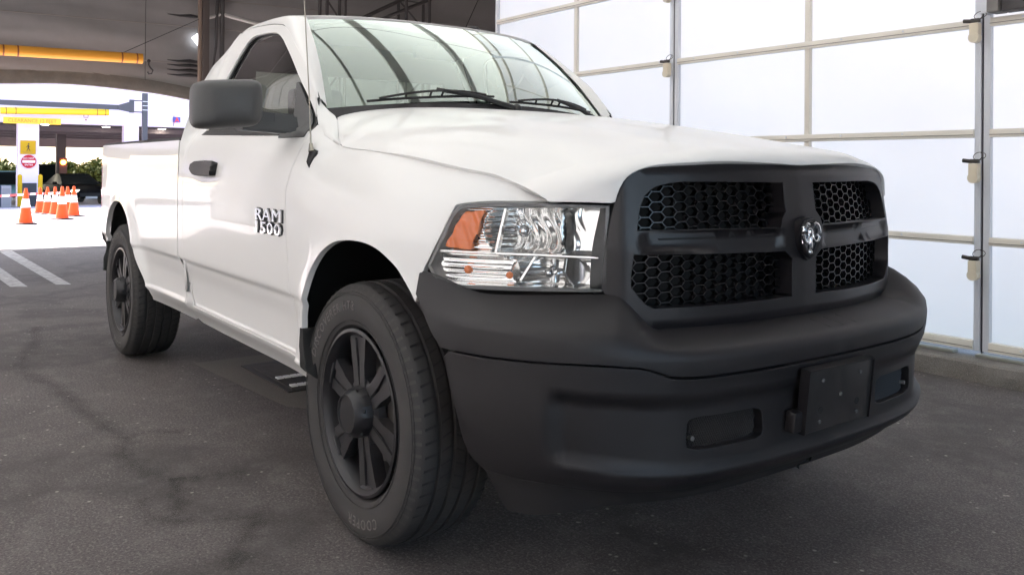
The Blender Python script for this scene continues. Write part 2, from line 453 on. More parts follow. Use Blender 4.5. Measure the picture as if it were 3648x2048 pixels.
# hood
_zc = pchip([-.75,-.62,-.3,0,.3,.6,.85,.95,1.05], [1.458,1.448,1.412,1.374,1.334,1.290,1.252,1.236,1.220])
_ye = pchip([-.8,-.62,-.55,-.5,-.36,.13,.37,.48,.57,.66,.80,1.0], [.70,.705,.745,.79,.872,.870,.825,.795,.755,.72,.66,.62])
_zs = pchip([-.8,-.62,-.55,-.5,-.36,.13,.37,.48,.57,.66,.80,1.0], [1.40,1.392,1.362,1.326,1.256,1.220,1.186,1.170,1.160,1.165,1.19,1.20])
def hood_top(x, y):
    a = abs(y); ye = float(_ye(x)); zc = float(_zc(x)); ze = float(_zs(x))
    u = a / ye
    d = zc - ze; d1 = min(.032, d * .8)
    z = zc - d1 * u ** 2 - (d - d1) * u ** 6.0
    w = .38 + .10 * sst(.8, -.5, x)            # raised centre
    z += .011 * sst(w + .09, w - .07, a) * sst(-.70, -.2, x) - .006
    return z
def hood(y, t, off=0.0):
    """t 0..1 from the cowl to the crease, 1..2 round the crease, 2..3 down the front"""
    a = abs(y)
    xr = -.60 - .10 * (a / .75) ** 2           # rear edge
    xg = float(_nx(min(a, .97))) - .004
    x0 = xg - .085 - .03 * sst(.4, .6, a); 
    z0 = hood_top(x0, y)
    zt = hood_top(xg, y) + .002
    z2 = min(zt - .045, z0 - .03)
    if t <= 1:
        x = xr + (x0 - xr) * t; z = hood_top(x, y)
    elif t <= 2:
        u = t - 1; x = (1-u)**2 * x0 + 2*u*(1-u) * (xg - .004) + u*u * xg
        z = (1-u)**2 * z0 + 2*u*(1-u) * zt + u*u * z2
    else:
        u = t - 2; x = xg + .012 * u; z = z2 - (z2 - 1.0) * u
    return np.array([x, y, z + off])
# windscreen
def screen(u, v, off=0.0):                     # u -1..1 across, v 0..1 up
    sg = -1 if u < 0 else 1; a = abs(u)
    pb = (-.585 - .13*a*a, 1.446 - .048*a*a); pt = (-1.075 - .125*a**3.2, 1.870 - .020*a*a)
    x = pb[0] * (1 - v) + pt[0] * v; z = pb[1] * (1 - v) + pt[1] * v
    y = sg * a * (.77 * (1 - v) + .66 * v)
    b = .030 * 4 * v * (1 - v)
    return np.array([x + (b + off) * .62, y, z + (b + off) * .78])
def roof(x, y, off=0.0):
    a = abs(y)
    z = 1.916 - .048 * (abs(x + 1.5) / .45) ** 2.2 * (1 if x > -1.5 else .4) - .034 * (a / .66) ** 2.6
    return np.array([x, y, z + off])
SEAMS = [([(-4.654, -1.252), (-4.056, -1.329), (-3.254, -1.504), (-2.685, -1.417), (-2.16, -1.386), (-1.777, -1.357), (-1.514, -1.315), (-1.289, -1.367), (-1.04, -1.346), (-0.886, -1.253), (-0.839, -1.126), (-0.812, -1.026)], 0.05), ([(-0.763, -1.416), (-0.651, -1.437), (-0.54, -1.427), (-0.422, -1.284), (-0.359, -1.15), (-0.232, -1.238), (-0.032, -1.346)], 0.035), ([(-1.514, -1.315), (-1.567, -1.209), (-1.459, -1.097)], 0.03), ([(-0.901, -1.273), (-0.692, -1.317), (-0.521, -1.352)], 0.03)]
# ================================================================ THE PLACE
def ground_mat(name, base, dark, light, rough=.8, stain=None, speck=True, cscale=1.0):
    m = bpy.data.materials.new(name); m.use_nodes = True; MAT[name] = m; nt = m.node_tree; b = nt.nodes['Principled BSDF']
    L = nt.links.new; N = nt.nodes.new
    tc = N('ShaderNodeTexCoord')
    def noise(sc, det=6, rgh=.6):
        n = N('ShaderNodeTexNoise'); n.inputs['Scale'].default_value = sc; n.inputs['Detail'].default_value = det; n.inputs['Roughness'].default_value = rgh
        L(tc.outputs['Object'], n.inputs['Vector']); return n
    def ramp(src, a, b_, c0=(0,0,0), c1=(1,1,1)):
        r = N('ShaderNodeValToRGB'); r.color_ramp.elements[0].position = a; r.color_ramp.elements[1].position = b_
        r.color_ramp.elements[0].color = (*c0, 1); r.color_ramp.elements[1].color = (*c1, 1); L(src, r.inputs[0]); return r
    def mix(f, a, b_, k=1.0, mode='MIX'):
        x = N('ShaderNodeMixRGB'); x.blend_type = mode
        if k != 1.0:
            q = N('ShaderNodeMath'); q.operation = 'MULTIPLY'; q.inputs[1].default_value = k; L(f, q.inputs[0]); f = q.outputs[0]
        L(f, x.inputs[0])
        for i, c in ((1, a), (2, b_)):
            if isinstance(c, tuple): x.inputs[i].default_value = (*c, 1)
            else: L(c, x.inputs[i])
        return x.outputs[0]
    n1 = noise(1.1*cscale, 8, .62); c = mix(ramp(n1.outputs['Fac'], .38, .66).outputs[0], base, dark, .85)
    n2 = noise(85*cscale, 4, .75); c = mix(ramp(n2.outputs['Fac'], .50, .62).outputs[0], c, light, .85)
    n3 = noise(130*cscale, 3, .6); c = mix(ramp(n3.outputs['Fac'], .51, .60).outputs[0], c, tuple(x*.30 for x in base), .65)
    if stain:
        n4 = noise(.8, 10, .75); c = mix(ramp(n4.outputs['Fac'], .485, .50).outputs[0], c, c, .0)
        # long dark seams: thin bands of a warped noise
        w = N('ShaderNodeTexNoise'); w.inputs['Scale'].default_value = .55; w.inputs['Detail'].default_value = 5; L(tc.outputs['Object'], w.inputs['Vector'])
        s1 = N('ShaderNodeMath'); s1.operation = 'SUBTRACT'; s1.inputs[1].default_value = .53; L(w.outputs['Fac'], s1.inputs[0])
        s2 = N('ShaderNodeMath'); s2.operation = 'ABSOLUTE'; L(s1.outputs[0], s2.inputs[0])
        c = mix(ramp(s2.outputs[0], .0, .045, (1,1,1), (0,0,0)).outputs[0], c, stain, .60)
        m1 = noise(7, 6, .7); c = mix(ramp(m1.outputs['Fac'], .50, .68).outputs[0], c, light, .30)
        m2 = noise(16, 6, .75); c = mix(ramp(m2.outputs['Fac'], .54, .70).outputs[0], c, stain, .45)
    if speck:
        v = N('ShaderNodeTexVoronoi'); v.inputs['Scale'].default_value = 16; L(tc.outputs['Object'], v.inputs['Vector'])
        r = ramp(v.outputs['Distance'], .06, .13, (1,1,1), (0,0,0))
        n5 = noise(1.7, 3); q = ramp(n5.outputs['Fac'], .47, .55)
        f = mix(q.outputs[0], (0,0,0), r.outputs[0])
        c = mix(f, c, (.36,.34,.30), .85)
        v2 = N('ShaderNodeTexVoronoi'); v2.inputs['Scale'].default_value = 30; L(tc.outputs['Object'], v2.inputs['Vector'])
        r2_ = ramp(v2.outputs['Distance'], .07, .16, (1,1,1), (0,0,0)); n6 = noise(40, 2); q2 = ramp(n6.outputs['Fac'], .58, .62)
        c = mix(mix(q2.outputs[0], (0,0,0), r2_.outputs[0]), c, (.22,.21,.19), .7)
    L(c, b.inputs['Base Color']); b.inputs['Roughness'].default_value = rough
    nb = noise(170, 3, .6); bp = N('ShaderNodeBump'); bp.inputs['Strength'].default_value = .55; bp.inputs['Distance'].default_value = .004
    L(nb.outputs['Fac'], bp.inputs['Height']); L(bp.outputs[0], b.inputs['Normal'])
    return m
ASPH = ground_mat('asphalt', (.096, .081, .078), (.064, .054, .052), (.188, .168, .160), .80, stain=(.036, .031, .029))
YARD = ground_mat('yard_concrete', (.46, .39, .41), (.40, .34, .355), (.50, .44, .45), .85, speck=False)
CONC = ground_mat('concrete', (.20, .18, .16), (.10, .09, .08), (.30, .28, .25), .85, speck=False, cscale=3)
PATCH = ground_mat('patch_concrete', (.16, .14, .125), (.135, .12, .105), (.20, .18, .16), .85, speck=False, cscale=2)
WPAINT = mat('road_paint', (.42, .41, .40), .7, noise=(14, .9, (.16, .155, .15)))
FABR = mat('grey_tent_fabric', (.265, .258, .25), .85, noise=(1.2, .5, (.215, .21, .20)), bump=(2.2, .25, .05))
FABD = mat('dark_tent_hem', (.12, .115, .10), .9, noise=(6, .8, (.17, .16, .14)))
WHITEW = mat('white_render', (.80, .66, .75), .7)
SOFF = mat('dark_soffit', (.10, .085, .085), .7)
ORNG = mat('cone_orange', (.72, .085, .018), .6, spec=.2)
ORB = mat('bar_orange', (.80, .36, .03), .5)
WREF = mat('reflective_white', (.8, .8, .8), .3)
LEAF = mat('leaves', (.050, .056, .010), .8, spec=.1, noise=(1.5, .9, (.085, .080, .016)))
LEAFB = mat('leaves_brown', (.050, .044, .028), .8, spec=.1, noise=(2, .9, (.035, .036, .022)))

def st(o): o['kind'] = 'structure'; return o
# ground: asphalt under the tent, then pale yard dropping gently away
bm = MB()
xs = [40, 14, 4, -4, -10.9]; 
def quadrow(bm, xs, y0, y1, zf):
    rows = [[bm.bm.verts.new((x, y0, zf(x))), bm.bm.verts.new((x, y1, zf(x)))] for x in xs]
    for a, b in zip(rows[:-1], rows[1:]): bm.bm.faces.new((a[0], b[0], b[1], a[1]))
quadrow(bm, [14, 4, -4, -11.3], -9, 2.78, lambda x: 0); quadrow(bm, [-4.6, -11.3], 2.78, 12, lambda x: 0)
st(bm.build('asphalt_floor', ASPH))
def zg(x): return 0 if x > -19 else -.0285*(-19 - x) if x > -44 else -.7125
bm = MB(); quadrow(bm, [400, 80, 14, -11.3, -19, -27, -36, -44, -80, -200, -400], -300, 300, lambda x: zg(x) - .006)
st(bm.build('ground', YARD))
for (a, b, c, d) in (((-11.25,-.94),(-10.1,-.78),(-6.976,-.639),(-7.05,-.751)), ((-11.25,-1.28),(-8.94,-1.06),(-7.02,-1.01),(-7.11,-1.145))):
    pass
def stripe(pts):
    bm = MB(); vs = [bm.bm.verts.new((x, y, .004)) for x, y in pts]; bm.bm.faces.new(vs); st(bm.build('painted_line', WPAINT))
stripe([(-11.25,-.70),(-11.25,-.86),(-7.05,-.765),(-6.976,-.639)])
stripe([(-11.25,-1.10),(-11.25,-1.27),(-7.11,-1.150),(-7.02,-1.010)])
stripe([(-11.28,-5),(-11.28,2.6),(-11.16,2.6),(-11.16,-5)])
# patch and drain beside the truck
bm = MB(); vs = [bm.bm.verts.new((x, y, .004)) for x, y in ((-2.80,-.66),(-2.80,.30),(-1.52,.30),(-1.50,-.50),(-1.60,-.56),(-1.75,-.575))]; bm.bm.faces.new(vs)
st(bm.build('concrete_patch', PATCH))
dr = empty('floor_drain', (-2.15, -.10, 0), label='dark metal floor drain with two bright slots in the concrete patch under the truck', cat='floor drain')
MB().b2((-2.56,-.455,.004),(-1.83,.24,.010)).build('drain_frame', mat('drain_iron', (.030,.026,.024), .6), dr).location = (2.15, .10, 0)
MB().b2((-2.49,-.42,.010),(-1.87,.20,.014)).build('drain_lid', mat('drain_lid', (.075,.066,.060), .7, noise=(20,.7,(.05,.045,.042))), dr).location = (2.15, .10, 0)
for k, x in enumerate((-2.115, -1.912)):
    bm = MB()
    for j in range(14): bm.b2((x-.022,-.41+j*.042,.014),(x+.022,-.374+j*.042,.022), .002)
    o = bm.build('slot_plate', mat('bright_steel', (.85,.84,.82), .35), dr); o.location = (2.15, .10, 0)

# soft dark tar seams wandering over the asphalt beside the truck
tm = bpy.data.materials.new('tar_seam'); tm.use_nodes = True; nt = tm.node_tree; nt.nodes.clear(); N = nt.nodes.new; Lk = nt.links.new
uvn = N('ShaderNodeAttribute'); uvn.attribute_name = 'across'
nz = N('ShaderNodeTexNoise'); nz.inputs['Scale'].default_value = 9; nz.inputs['Detail'].default_value = 7; nz.inputs['Roughness'].default_value = .7; tcn = N('ShaderNodeTexCoord'); Lk(tcn.outputs['Object'], nz.inputs['Vector'])
ab = N('ShaderNodeMath'); ab.operation = 'ABSOLUTE'; Lk(uvn.outputs['Fac'], ab.inputs[0])
iv = N('ShaderNodeMath'); iv.operation = 'SUBTRACT'; iv.inputs[0].default_value = 1.0; Lk(ab.outputs[0], iv.inputs[1])
ad = N('ShaderNodeMath'); ad.operation = 'MULTIPLY_ADD'; ad.inputs[1].default_value = 1.6; Lk(nz.outputs['Fac'], ad.inputs[0]); 
sb = N('ShaderNodeMath'); sb.operation = 'ADD'; sb.inputs[1].default_value = -1.25; Lk(iv.outputs[0], sb.inputs[0]); Lk(sb.outputs[0], ad.inputs[2])
cl = N('ShaderNodeMapRange'); cl.inputs[1].default_value = 0; cl.inputs[2].default_value = .9; cl.inputs[3].default_value = 0; cl.inputs[4].default_value = .40; Lk(ad.outputs[0], cl.inputs[0])
pr = N('ShaderNodeBsdfPrincipled'); pr.inputs['Base Color'].default_value = (.026,.022,.020,1); pr.inputs['Roughness'].default_value = .7; trn = N('ShaderNodeBsdfTransparent'); ms_ = N('ShaderNodeMixShader'); om = N('ShaderNodeOutputMaterial')
Lk(cl.outputs[0], ms_.inputs[0]); Lk(trn.outputs[0], ms_.inputs[1]); Lk(pr.outputs[0], ms_.inputs[2]); Lk(ms_.outputs[0], om.inputs[0])
for pts, w in SEAMS:
    f_ = cat(range(len(pts)), pts); V = []; F = []; A = []; n = (len(pts)-1)*6
    for i in range(n + 1):
        p = f_(i/6); q = f_(i/6 + .01); d = q - p; d /= np.hypot(*d); nn = np.array([-d[1], d[0]]) * w * 2.4 * (1 + .3*math.sin(i*1.7))
        for k in (-1, 0, 1): V.append((p[0] + nn[0]*k, p[1] + nn[1]*k, .0025)); A.append(float(k))
    for i in range(n):
        for k in range(2): F.append((i*3+k, i*3+k+1, i*3+k+4, i*3+k+3))
    me = bpy.data.meshes.new('tar_seam'); me.from_pydata(V, [], F); at_ = me.attributes.new('across', 'FLOAT', 'POINT'); at_.data.foreach_set('value', A); me.materials.append(tm); st(link('tar_seam', me))

# curb and ledge under the right wall
rnd = random.Random(3)
bm = MB(); rows = []
for x in np.linspace(-4.7, 6.2, 220):
    j = rnd.uniform(-.006, .006); j2 = rnd.uniform(-.012, .004)
    rows.append([bm.bm.verts.new((x, 2.775 + j, 0)), bm.bm.verts.new((x, 2.775 + j2*.5, .055 + j)), bm.bm.verts.new((x, 2.785 + j*.6, .098 + j*.4)), bm.bm.verts.new((x, 2.80 + j, .110 + j*.3)), bm.bm.verts.new((x, 3.35, .112))])
for a, b in zip(rows[:-1], rows[1:]):
    for k in range(4): bm.bm.faces.new((a[k], b[k], b[k+1], a[k+1]))
st(bm.build('kerb', CONC, None, 25))

# sectional doors of translucent sheets: one door per bay
YL = -4.6
RAILS = [.170, .780, 1.405, 2.045, 2.690, 3.80, 4.86, 5.166]
def bay(x0, x1, y, inside_sign, label, rails=RAILS, sheet=None):
    """y: plane; inside_sign -1 when the room lies towards -y"""
    g = 'sectional doors along the sides of the tent'
    d = empty('sectional_door', ((x0+x1)/2, y, .12), label=label, cat='garage door', group=g)
    D = Vector((-(x0+x1)/2, -y, -.12)); s = inside_sign
    def P(name, mb, m, sm=None):
        o = mb.build(name, m, d, sm); o.location = D; return o
    xm = (x0 + x1)/2 + .03
    for i, x in enumerate((x0 + .022, xm, x1 - .022)):
        w = .019 if i != 1 else .020
        P('stile', MB().b2((x-w, y, .14), (x+w, y + s*.035, rails[-1]), .004), ALUG if i != 1 else ALU, 40)
    for k, z in enumerate(rails):
        h = .024 if k else .028
        r = P('rail', MB().b2((x0+.041, y + s*.002, z-h), (x1-.041, y + s*.048, z+h), .004), ALU, 40)
        MB().b2((x0+.041, y + s*.048, z-.0015-h*.35), (x1-.041, y + s*.051, z+.0015-h*.35)).build('joint', mat('joint_dark', (.14,.13,.11), .6), r)
        for xx in np.arange(x0 + .22, x1 - .1, .43):
            MB().cyl((xx, y + s*.047, z+h*.35), (xx, y + s*.053, z+h*.35), .006, n=8).build('rivet', ALUG, r)
    for k in range(len(rails) - 1):
        for a, b in ((x0+.041, xm-.020), (xm+.020, x1-.041)):
            P('translucent_sheet', MB().b2((a, y - s*.004, rails[k]+.024), (b, y + s*.004, rails[k+1]-.024)), sheet or PANEL)
    return d
XB = [-4.86, -2.34, .083, 2.51]
labs = ['translucent sectional door behind the cab roof, ending at the grey fabric', 'translucent sectional door behind the white bonnet, between two latch posts', 'translucent sectional door at the right edge of the photo, past the last latch post', 'translucent sectional door on the right side, ahead of the truck']
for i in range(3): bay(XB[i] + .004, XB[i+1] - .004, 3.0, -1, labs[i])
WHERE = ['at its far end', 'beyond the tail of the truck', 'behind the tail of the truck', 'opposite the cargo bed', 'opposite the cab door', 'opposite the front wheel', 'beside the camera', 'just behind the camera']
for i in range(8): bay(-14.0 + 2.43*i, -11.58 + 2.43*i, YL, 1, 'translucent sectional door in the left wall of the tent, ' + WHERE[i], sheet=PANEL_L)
bx = empty('door_operator', (.40, 2.93, 2.08), label='dark door operator box hanging at the top right above the latch post', cat='machine')
MB().b2((.10,2.90,2.090),(.14,2.98,3.0), .004).build('guide_rail', ALUG, bx).location = (-.40,-2.93,-2.08)
MB().b2((.15,2.86,2.085),(.215,2.98,3.0), .006).build('housing', mat('op_grey', (.16,.15,.14), .5), bx).location = (-.40,-2.93,-2.08)
MB().b2((.22,2.88,2.085),(1.3,2.98,3.0), .006).build('cover', mat('op_dark', (.035,.030,.030), .5), bx).location = (-.40,-2.93,-2.08)
# latch posts with photo sensors
def sensor(x, z, where):
    t = empty('door_sensor', (x, 2.94, z), label='cream door sensor with black eye, ' + where, cat='sensor', group='sensors on the door posts')
    c = mat('sensor_cream', (.62, .55, .42), .5)
    bm = MB(); bm.b2((-.012,-.06,-.075),(.040,-.012,-.005), .006); bm.cyl((.014,-.062,-.090),(.014,-.020,-.090),.030,n=18); bm.build('bracket', c, t, 40)
    MB().cyl((-.048,-.045,.012),(.0,-.045,.006),.012,n=14).build('eye', mat('sensor_black', (.03,.025,.02), .4), t, 40)
    MB().b2((-.005,-.058,-.004),(.045,-.034,.020), .004).build('clamp', mat('sensor_black', (.03,.025,.02), .4), t, 40)
    pts = [(.04 + .028*math.sin(a)*(.6+a*.10), -.04 - .01*math.cos(a), .015 + .022*(1-math.cos(a)) ) for a in np.linspace(0, 9.5, 34)]
    MB().tube(pts, .0022, 5).build('cable', mat('sensor_black', (.03,.025,.02), .4), t, 60)
for z, wh in ((2.045,'topmost on the right-hand post'), (1.235,'middle one on the right-hand post'), (.675,'lowest on the right-hand post')): sensor(.055, z, wh)
for z, wh in ((2.040,'on the post behind the windscreen pillar'), (2.640,'topmost on the post beyond the cab')): sensor(-2.37, z, wh)
for x, w in ((.083, 'right-hand'), (-2.34, 'left-hand')):
    o = MB().b2((x-.003,2.968,.13),(x+.004,2.990,4.4)).build('post_gap', mat('gap_dark', (.03,.03,.04), .6)); setp(o, 'dark joint strip of the %s latch post between two doors' % w, 'post')
for x, w in ((-.19,'left'),(.20,'right')):
    o = MB().b2((x-.13,2.92,.112),(x+.13,2.99,.128), .004).build('base_plate', mat('base_grey', (.22,.22,.19), .6)); setp(o, '%s flat grey base plate on the ledge below the latch post' % w, 'plate', 'plates on the ledge')

# roof of the tent: membrane with beams along it, wires across
bm = MB(); bm.b2((-6.5,YL,5.2),(2.6,3.0,5.205))
setp(bm.build('tent_roof', ROOFM), 'pale translucent membrane roof over the truck', 'roof')
bm = MB(); bm.b2((-14.0,YL,5.2),(-6.5,3.0,5.205)); bm.prism([(-4.87,3.0,5.2),(-14.0,10.0,5.2),(-14.0,3.0,5.2)], (0,0,.005))
setp(bm.build('tent_roof_fabric', FABR), 'grey opaque fabric of the roof at the far end of the tent', 'roof')
setp(MB().b2((2.6,YL,5.2),(7.0,3.0,5.205)).build('tent_roof_fabric', FABR), 'grey opaque fabric of the roof above and behind the camera', 'roof')
k = 0
for y, w, h in ((-4.2,.05,.08),(-3.0,.05,.08),(-1.65,.05,.08),(-.37,.055,.09),(.60,.20,.12),(2.06,.10,.10)):
    o = MB().b2((-13.9, y-w/2, 5.19-h), (6.9, y+w/2, 5.19)).build('roof_beam', BEAM)
    setp(o, '%s grey roof beam running along the tent' % ('thick' if w > .15 else 'slim'), 'beam', 'beams under the tent roof')
for x, z0, sag in ((-2.65,5.05,.12),(1.2,5.0,.2),(4.6,5.0,.2)):
    pts = [(x + .25*t, YL + .1 + 7.5*t, z0 - sag*4*t*(1-t)) for t in np.linspace(0, 1, 24)]
    setp(MB().tube(pts, .010, 6).build('roof_cable', SEAL), 'black cable slung across under the tent roof, %s' % {-2.65: 'above the truck bed', 1.2: 'above the truck nose', 4.6: 'behind the camera'}[x], 'cable', 'cables under the roof')
# the end of the tent behind the camera: grey fabric with a wide open gateway
bm = MB(); bm.b2((7.0,YL,2.9),(7.04,3.0,5.2)); bm.b2((7.0,YL,0),(7.04,-3.6,2.9)); bm.b2((7.0,1.2,0),(7.04,3.0,2.9)); bm.b2((2.52,2.98,.1),(7.0,3.02,5.2)); bm.b2((5.45,YL-.03,.0),(7.0,YL+.02,5.2))
setp(bm.build('front_fabric_wall', FABR), 'grey fabric end wall with a gateway behind the camera', 'wall')

# far end wall of grey fabric with a drooping hem
XE = -14.0
hem = [(-7,2.35),(-3,2.42),(-.58,2.504),(.40,2.560),(1.65,2.499),(2.46,2.392),(3.2,2.25),(4.2,2.0),(5.5,1.7),(10,1.3)]
hf = pchip([a for a, b in hem], [b for a, b in hem])
fw_ = empty('end_fabric_wall', (XE, 1, 2.5), label='creased grey-brown fabric wall with a drooping lower hem, across the far end of the tent', cat='fabric wall')
bm = MB(); rows = []; rn = random.Random(5)
ys = np.linspace(-7, 10, 90); wr = [[rn.uniform(-1, 1) for _ in range(40)] for _ in range(90)]
for i, y in enumerate(ys):
    zb = float(hf(y)) + .22; r = []
    for j in range(40):
        z = zb + (6.2 - zb)*j/39
        dx = .012*math.sin(z*9 + 1.5*math.sin(y*.8)) + .010*math.sin(z*23 + y*2) + .004*wr[i][j] + .03*math.sin(y*1.1 + z*.5)
        if .60 < z - zb < .72: dx += .02
        r.append(bm.bm.verts.new((XE + dx, y, z)))
    rows.append(r)
for a, b in zip(rows[:-1], rows[1:]):
    for j in range(39): bm.bm.faces.new((a[j], b[j], b[j+1], a[j+1]))
bm.build('fabric', FABR, fw_, 80).location = (-XE, -1, -2.5)
bm = MB(); rows = []
for i, y in enumerate(ys):
    z0 = float(hf(y)); rows.append([bm.bm.verts.new((XE + .03 + .01*wr[i][0], y, z0 + .235)), bm.bm.verts.new((XE + .05 + .012*wr[i][3], y, z0 + .12)), bm.bm.verts.new((XE + .035, y, z0 + .012)), bm.bm.verts.new((XE + .0, y, z0))])
for a, b in zip(rows[:-1], rows[1:]):
    for j in range(3): bm.bm.faces.new((a[j], b[j], b[j+1], a[j+1]))
bm.build('hem', FABD, fw_, 60).location = (-XE, -1, -2.5)
for y0, z0, y1, z1 in ((-6, 3.62, 9, 3.85), (-6, 4.15, 9, 4.4), (1.66, 2.7, 1.66, 5.4), (-6, 3.25, 2.5, 3.05)):
    bm = MB(); bm.tube([(XE + .06, y0 + (y1-y0)*t, z0 + (z1-z0)*t) for t in np.linspace(0, 1, 9)], .009 if y0 != y1 else .007, 6)
    bm.build('fabric_seam', mat('seam_tape', (.24,.22,.20), .8) if y0 != y1 else STEELG, fw_).location = (-XE, -1, -2.5)
# side fabric beyond the doors: it runs off at a slant, so the doors stay in the sun
bm = MB(); bm.prism([(-4.87,3.05,0),(-14.2,10.1,0),(-14.2,10.1,5.2),(-4.87,3.05,5.2)], (.02,.02,0))
setp(bm.build('fabric_side_wall', FABR), 'grey fabric side wall slanting away beyond the last translucent door', 'fabric wall', 'fabric side walls')
# tall corner mast with side pipe, strops and anchors
ms = empty('tent_mast', (XE+.25, 2.62, 0), label='dark vertical tent mast with a slimmer pipe beside it, left of the cab', cat='mast')
def at(mb, name, m, par, o, sm=40): q = mb.build(name, m, par, sm); q.location = -Vector(o); return q
O1 = (XE+.25, 2.62, 0)
at(MB().b2((XE+.18,2.60,.0),(XE+.30,2.72,6.0), .01), 'post', mat('mast_brown', (.085,.07,.062), .55), ms, O1)
at(MB().b2((XE+.16,2.545,.0),(XE+.26,2.595,6.0), .01), 'edge_board', mat('board_tan', (.24,.18,.14), .7), ms, O1)
at(MB().cyl((XE+.2,2.98,0),(XE+.2,2.98,6),.045), 'pipe', STEELG, ms, O1)
at(MB().tube([(XE+.2,2.70,2.0),(XE+.22,2.86,3.4),(XE+.2,2.92,5.4)], .03, 8), 'brace', STEELG, ms, O1)
at(MB().tube([(XE+.2,2.98,4.02),(XE+.2,5.4,3.62)], .035, 8), 'cross_tube', BEAM, ms, O1)
at(MB().tube([(XE+.2,2.66,3.90),(XE+.2,2.98,4.02)], .03, 8), 'link', BEAM, ms, O1)
for i, z in enumerate((3.93, 3.10, 3.02, 2.93, 2.84)):
    t = setp(MB().tube([(XE+.15,2.56,z),(XE+.14,2.42,z+.005),(XE+.14,2.22,z-.01),(XE+.13,2.02,z-.0)], [.022,.034,.020,.006], 8).build('ratchet_strap', SEAL, None, 60), ('single dark ratchet strap high on the mast' if i == 0 else 'dark ratchet strap, %s of the four stacked low on the mast' % ['', 'topmost', 'second', 'third', 'lowest'][i]), 'strap', 'ratchet straps on the mast')
# glowing plate stands in for daylight where the fabric gapes beside the mast
o = MB().prism([(XE+.09,2.46,3.545),(XE+.09,2.60,3.66),(XE+.09,2.60,3.37)], (.004,0,0)).build('daylight_glow', mat('daylight_emit', (.85,.87,.95), .6, emit=((.85,.90,1), 1.4))); setp(o, 'small bright triangle of daylight in the fabric beside the mast', 'fabric opening')
# lattice columns and struts behind the cab
def truss(y, w, where):
    t = empty('lattice_column', (XE+.4, y, 0), label='grey steel lattice column behind the cab roof, ' + where, cat='lattice column', group='lattice columns of the tent')
    for yy, xx in ((y-w/2, 0), (y+w/2, 0), (y-w/2+.02, .30), (y+w/2-.02, .30)):
        at(MB().cyl((XE+.4+xx,yy,0),(XE+.4+xx,yy,6),.032,n=10), 'chord', STEELG, t, (XE+.4,y,0))
    z = .3; s = 1
    while z < 5.9:
        at(MB().cyl((XE+.4,y-s*w/2,z),(XE+.4,y+s*w/2,z+.55),.020,n=8), 'brace', STEELG, t, (XE+.4,y,0))
        at(MB().cyl((XE+.4,y-w/2,z),(XE+.4,y+w/2,z),.016,n=8), 'rung', STEELG, t, (XE+.4,y,0))
        z += .55; s = -s
truss(5.05, .42, 'the left of the two'); truss(6.90, .60, 'the right of the two')
for (a, b, wh) in (((XE+.45,5.25,3.95),(XE+.45,7.2,5.0),'upper'), ((XE+.55,5.25,3.80),(XE+.55,7.3,4.78),'lower')):
    setp(MB().tube([a, b], .04, 8).build('diagonal_strut', STEELG, None, 60), wh + ' sloping grey strut between the lattice columns', 'strut', 'struts between the columns')
setp(MB().tube([(XE+.3,8.1,3.8),(XE+.3,8.75,5.1)], .008, 6).build('guy_wire', SEAL), 'thin dark wire slanting up in front of the grey fabric', 'wire')
# clearance bars
def bar(name, a, b, r, m, label, bands):
    t = empty(name, a, label=label, cat='clearance bar'); a = Vector(a); b = Vector(b)
    at(MB().cyl(a, b, r, n=20), 'tube', m, t, a)
    for k in bands:
        p = a + (b-a)*k; d = (b-a).normalized(); at(MB().cyl(p - d*.012, p + d*.012, r*1.03, n=20), 'band', mat('band_red', (.25,.07,.02), .6), t, a)
    return t
bar('clearance_bar', (XE+.45,-2.2,2.99), (XE+.45,1.52,3.045), .088, ORB, 'orange-yellow round clearance bar hanging in the shade on the grey fabric', (.02,.435,.49,.91,.975))
for z0,z1,y0,y1 in ((3.10,3.45,-1.7,-2.6),(3.12,3.85,1.20,2.5)):
    setp(MB().tube([(XE+.45,y0,z0),(XE+.4,y1,z1)], .006, 5).build('hanging_wire', SEAL), 'thin %s wire holding the shaded clearance bar' % ('left' if y0 < 0 else 'right'), 'wire', 'wires of the clearance bar')
hk = MB().tube([(XE+.4,1.64,3.02),(XE+.4,1.64,2.95),(XE+.4,1.67,2.90),(XE+.4,1.71,2.86),(XE+.4,1.69,2.80),(XE+.4,1.64,2.79),(XE+.4,1.62,2.83)], .014, 6).sph((XE+.4,1.64,3.02),.03)
setp(hk.build('hook', SEAL, None, 60), 'small black hook hanging at the right end of the shaded clearance bar', 'hook')

# ---------------------------------------------------------------- the far building
bd_ = empty('canopy_building', (-38, 4, -.55), label='low white drive-through building with dark ceiling and square columns, outside the tent', cat='building')
OB = (-38, 4, -.55)
at(MB().b2((-38.5,-14,2.90),(-38.0,26,6.2), .0), 'fascia', WHITEW, bd_, OB)
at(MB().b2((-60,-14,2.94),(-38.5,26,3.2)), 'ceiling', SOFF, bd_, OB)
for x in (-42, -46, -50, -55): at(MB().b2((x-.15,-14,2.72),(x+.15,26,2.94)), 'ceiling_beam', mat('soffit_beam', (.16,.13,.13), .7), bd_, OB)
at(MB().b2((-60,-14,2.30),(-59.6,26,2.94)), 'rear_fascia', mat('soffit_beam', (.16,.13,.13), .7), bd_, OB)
for y0, y1 in ((2.40, 3.16), (6.45, 7.05)):
    at(MB().b2((-38.45,y0,-.6),(-37.9 if y0 < 3 else -38.02,y1,2.90)), 'column', WHITEW, bd_, OB)
at(MB().b2((-38.3,2.52,-.6),(-37.86,3.08,.42)), 'column_base', mat('column_grey', (.045,.045,.055), .7), bd_, OB)
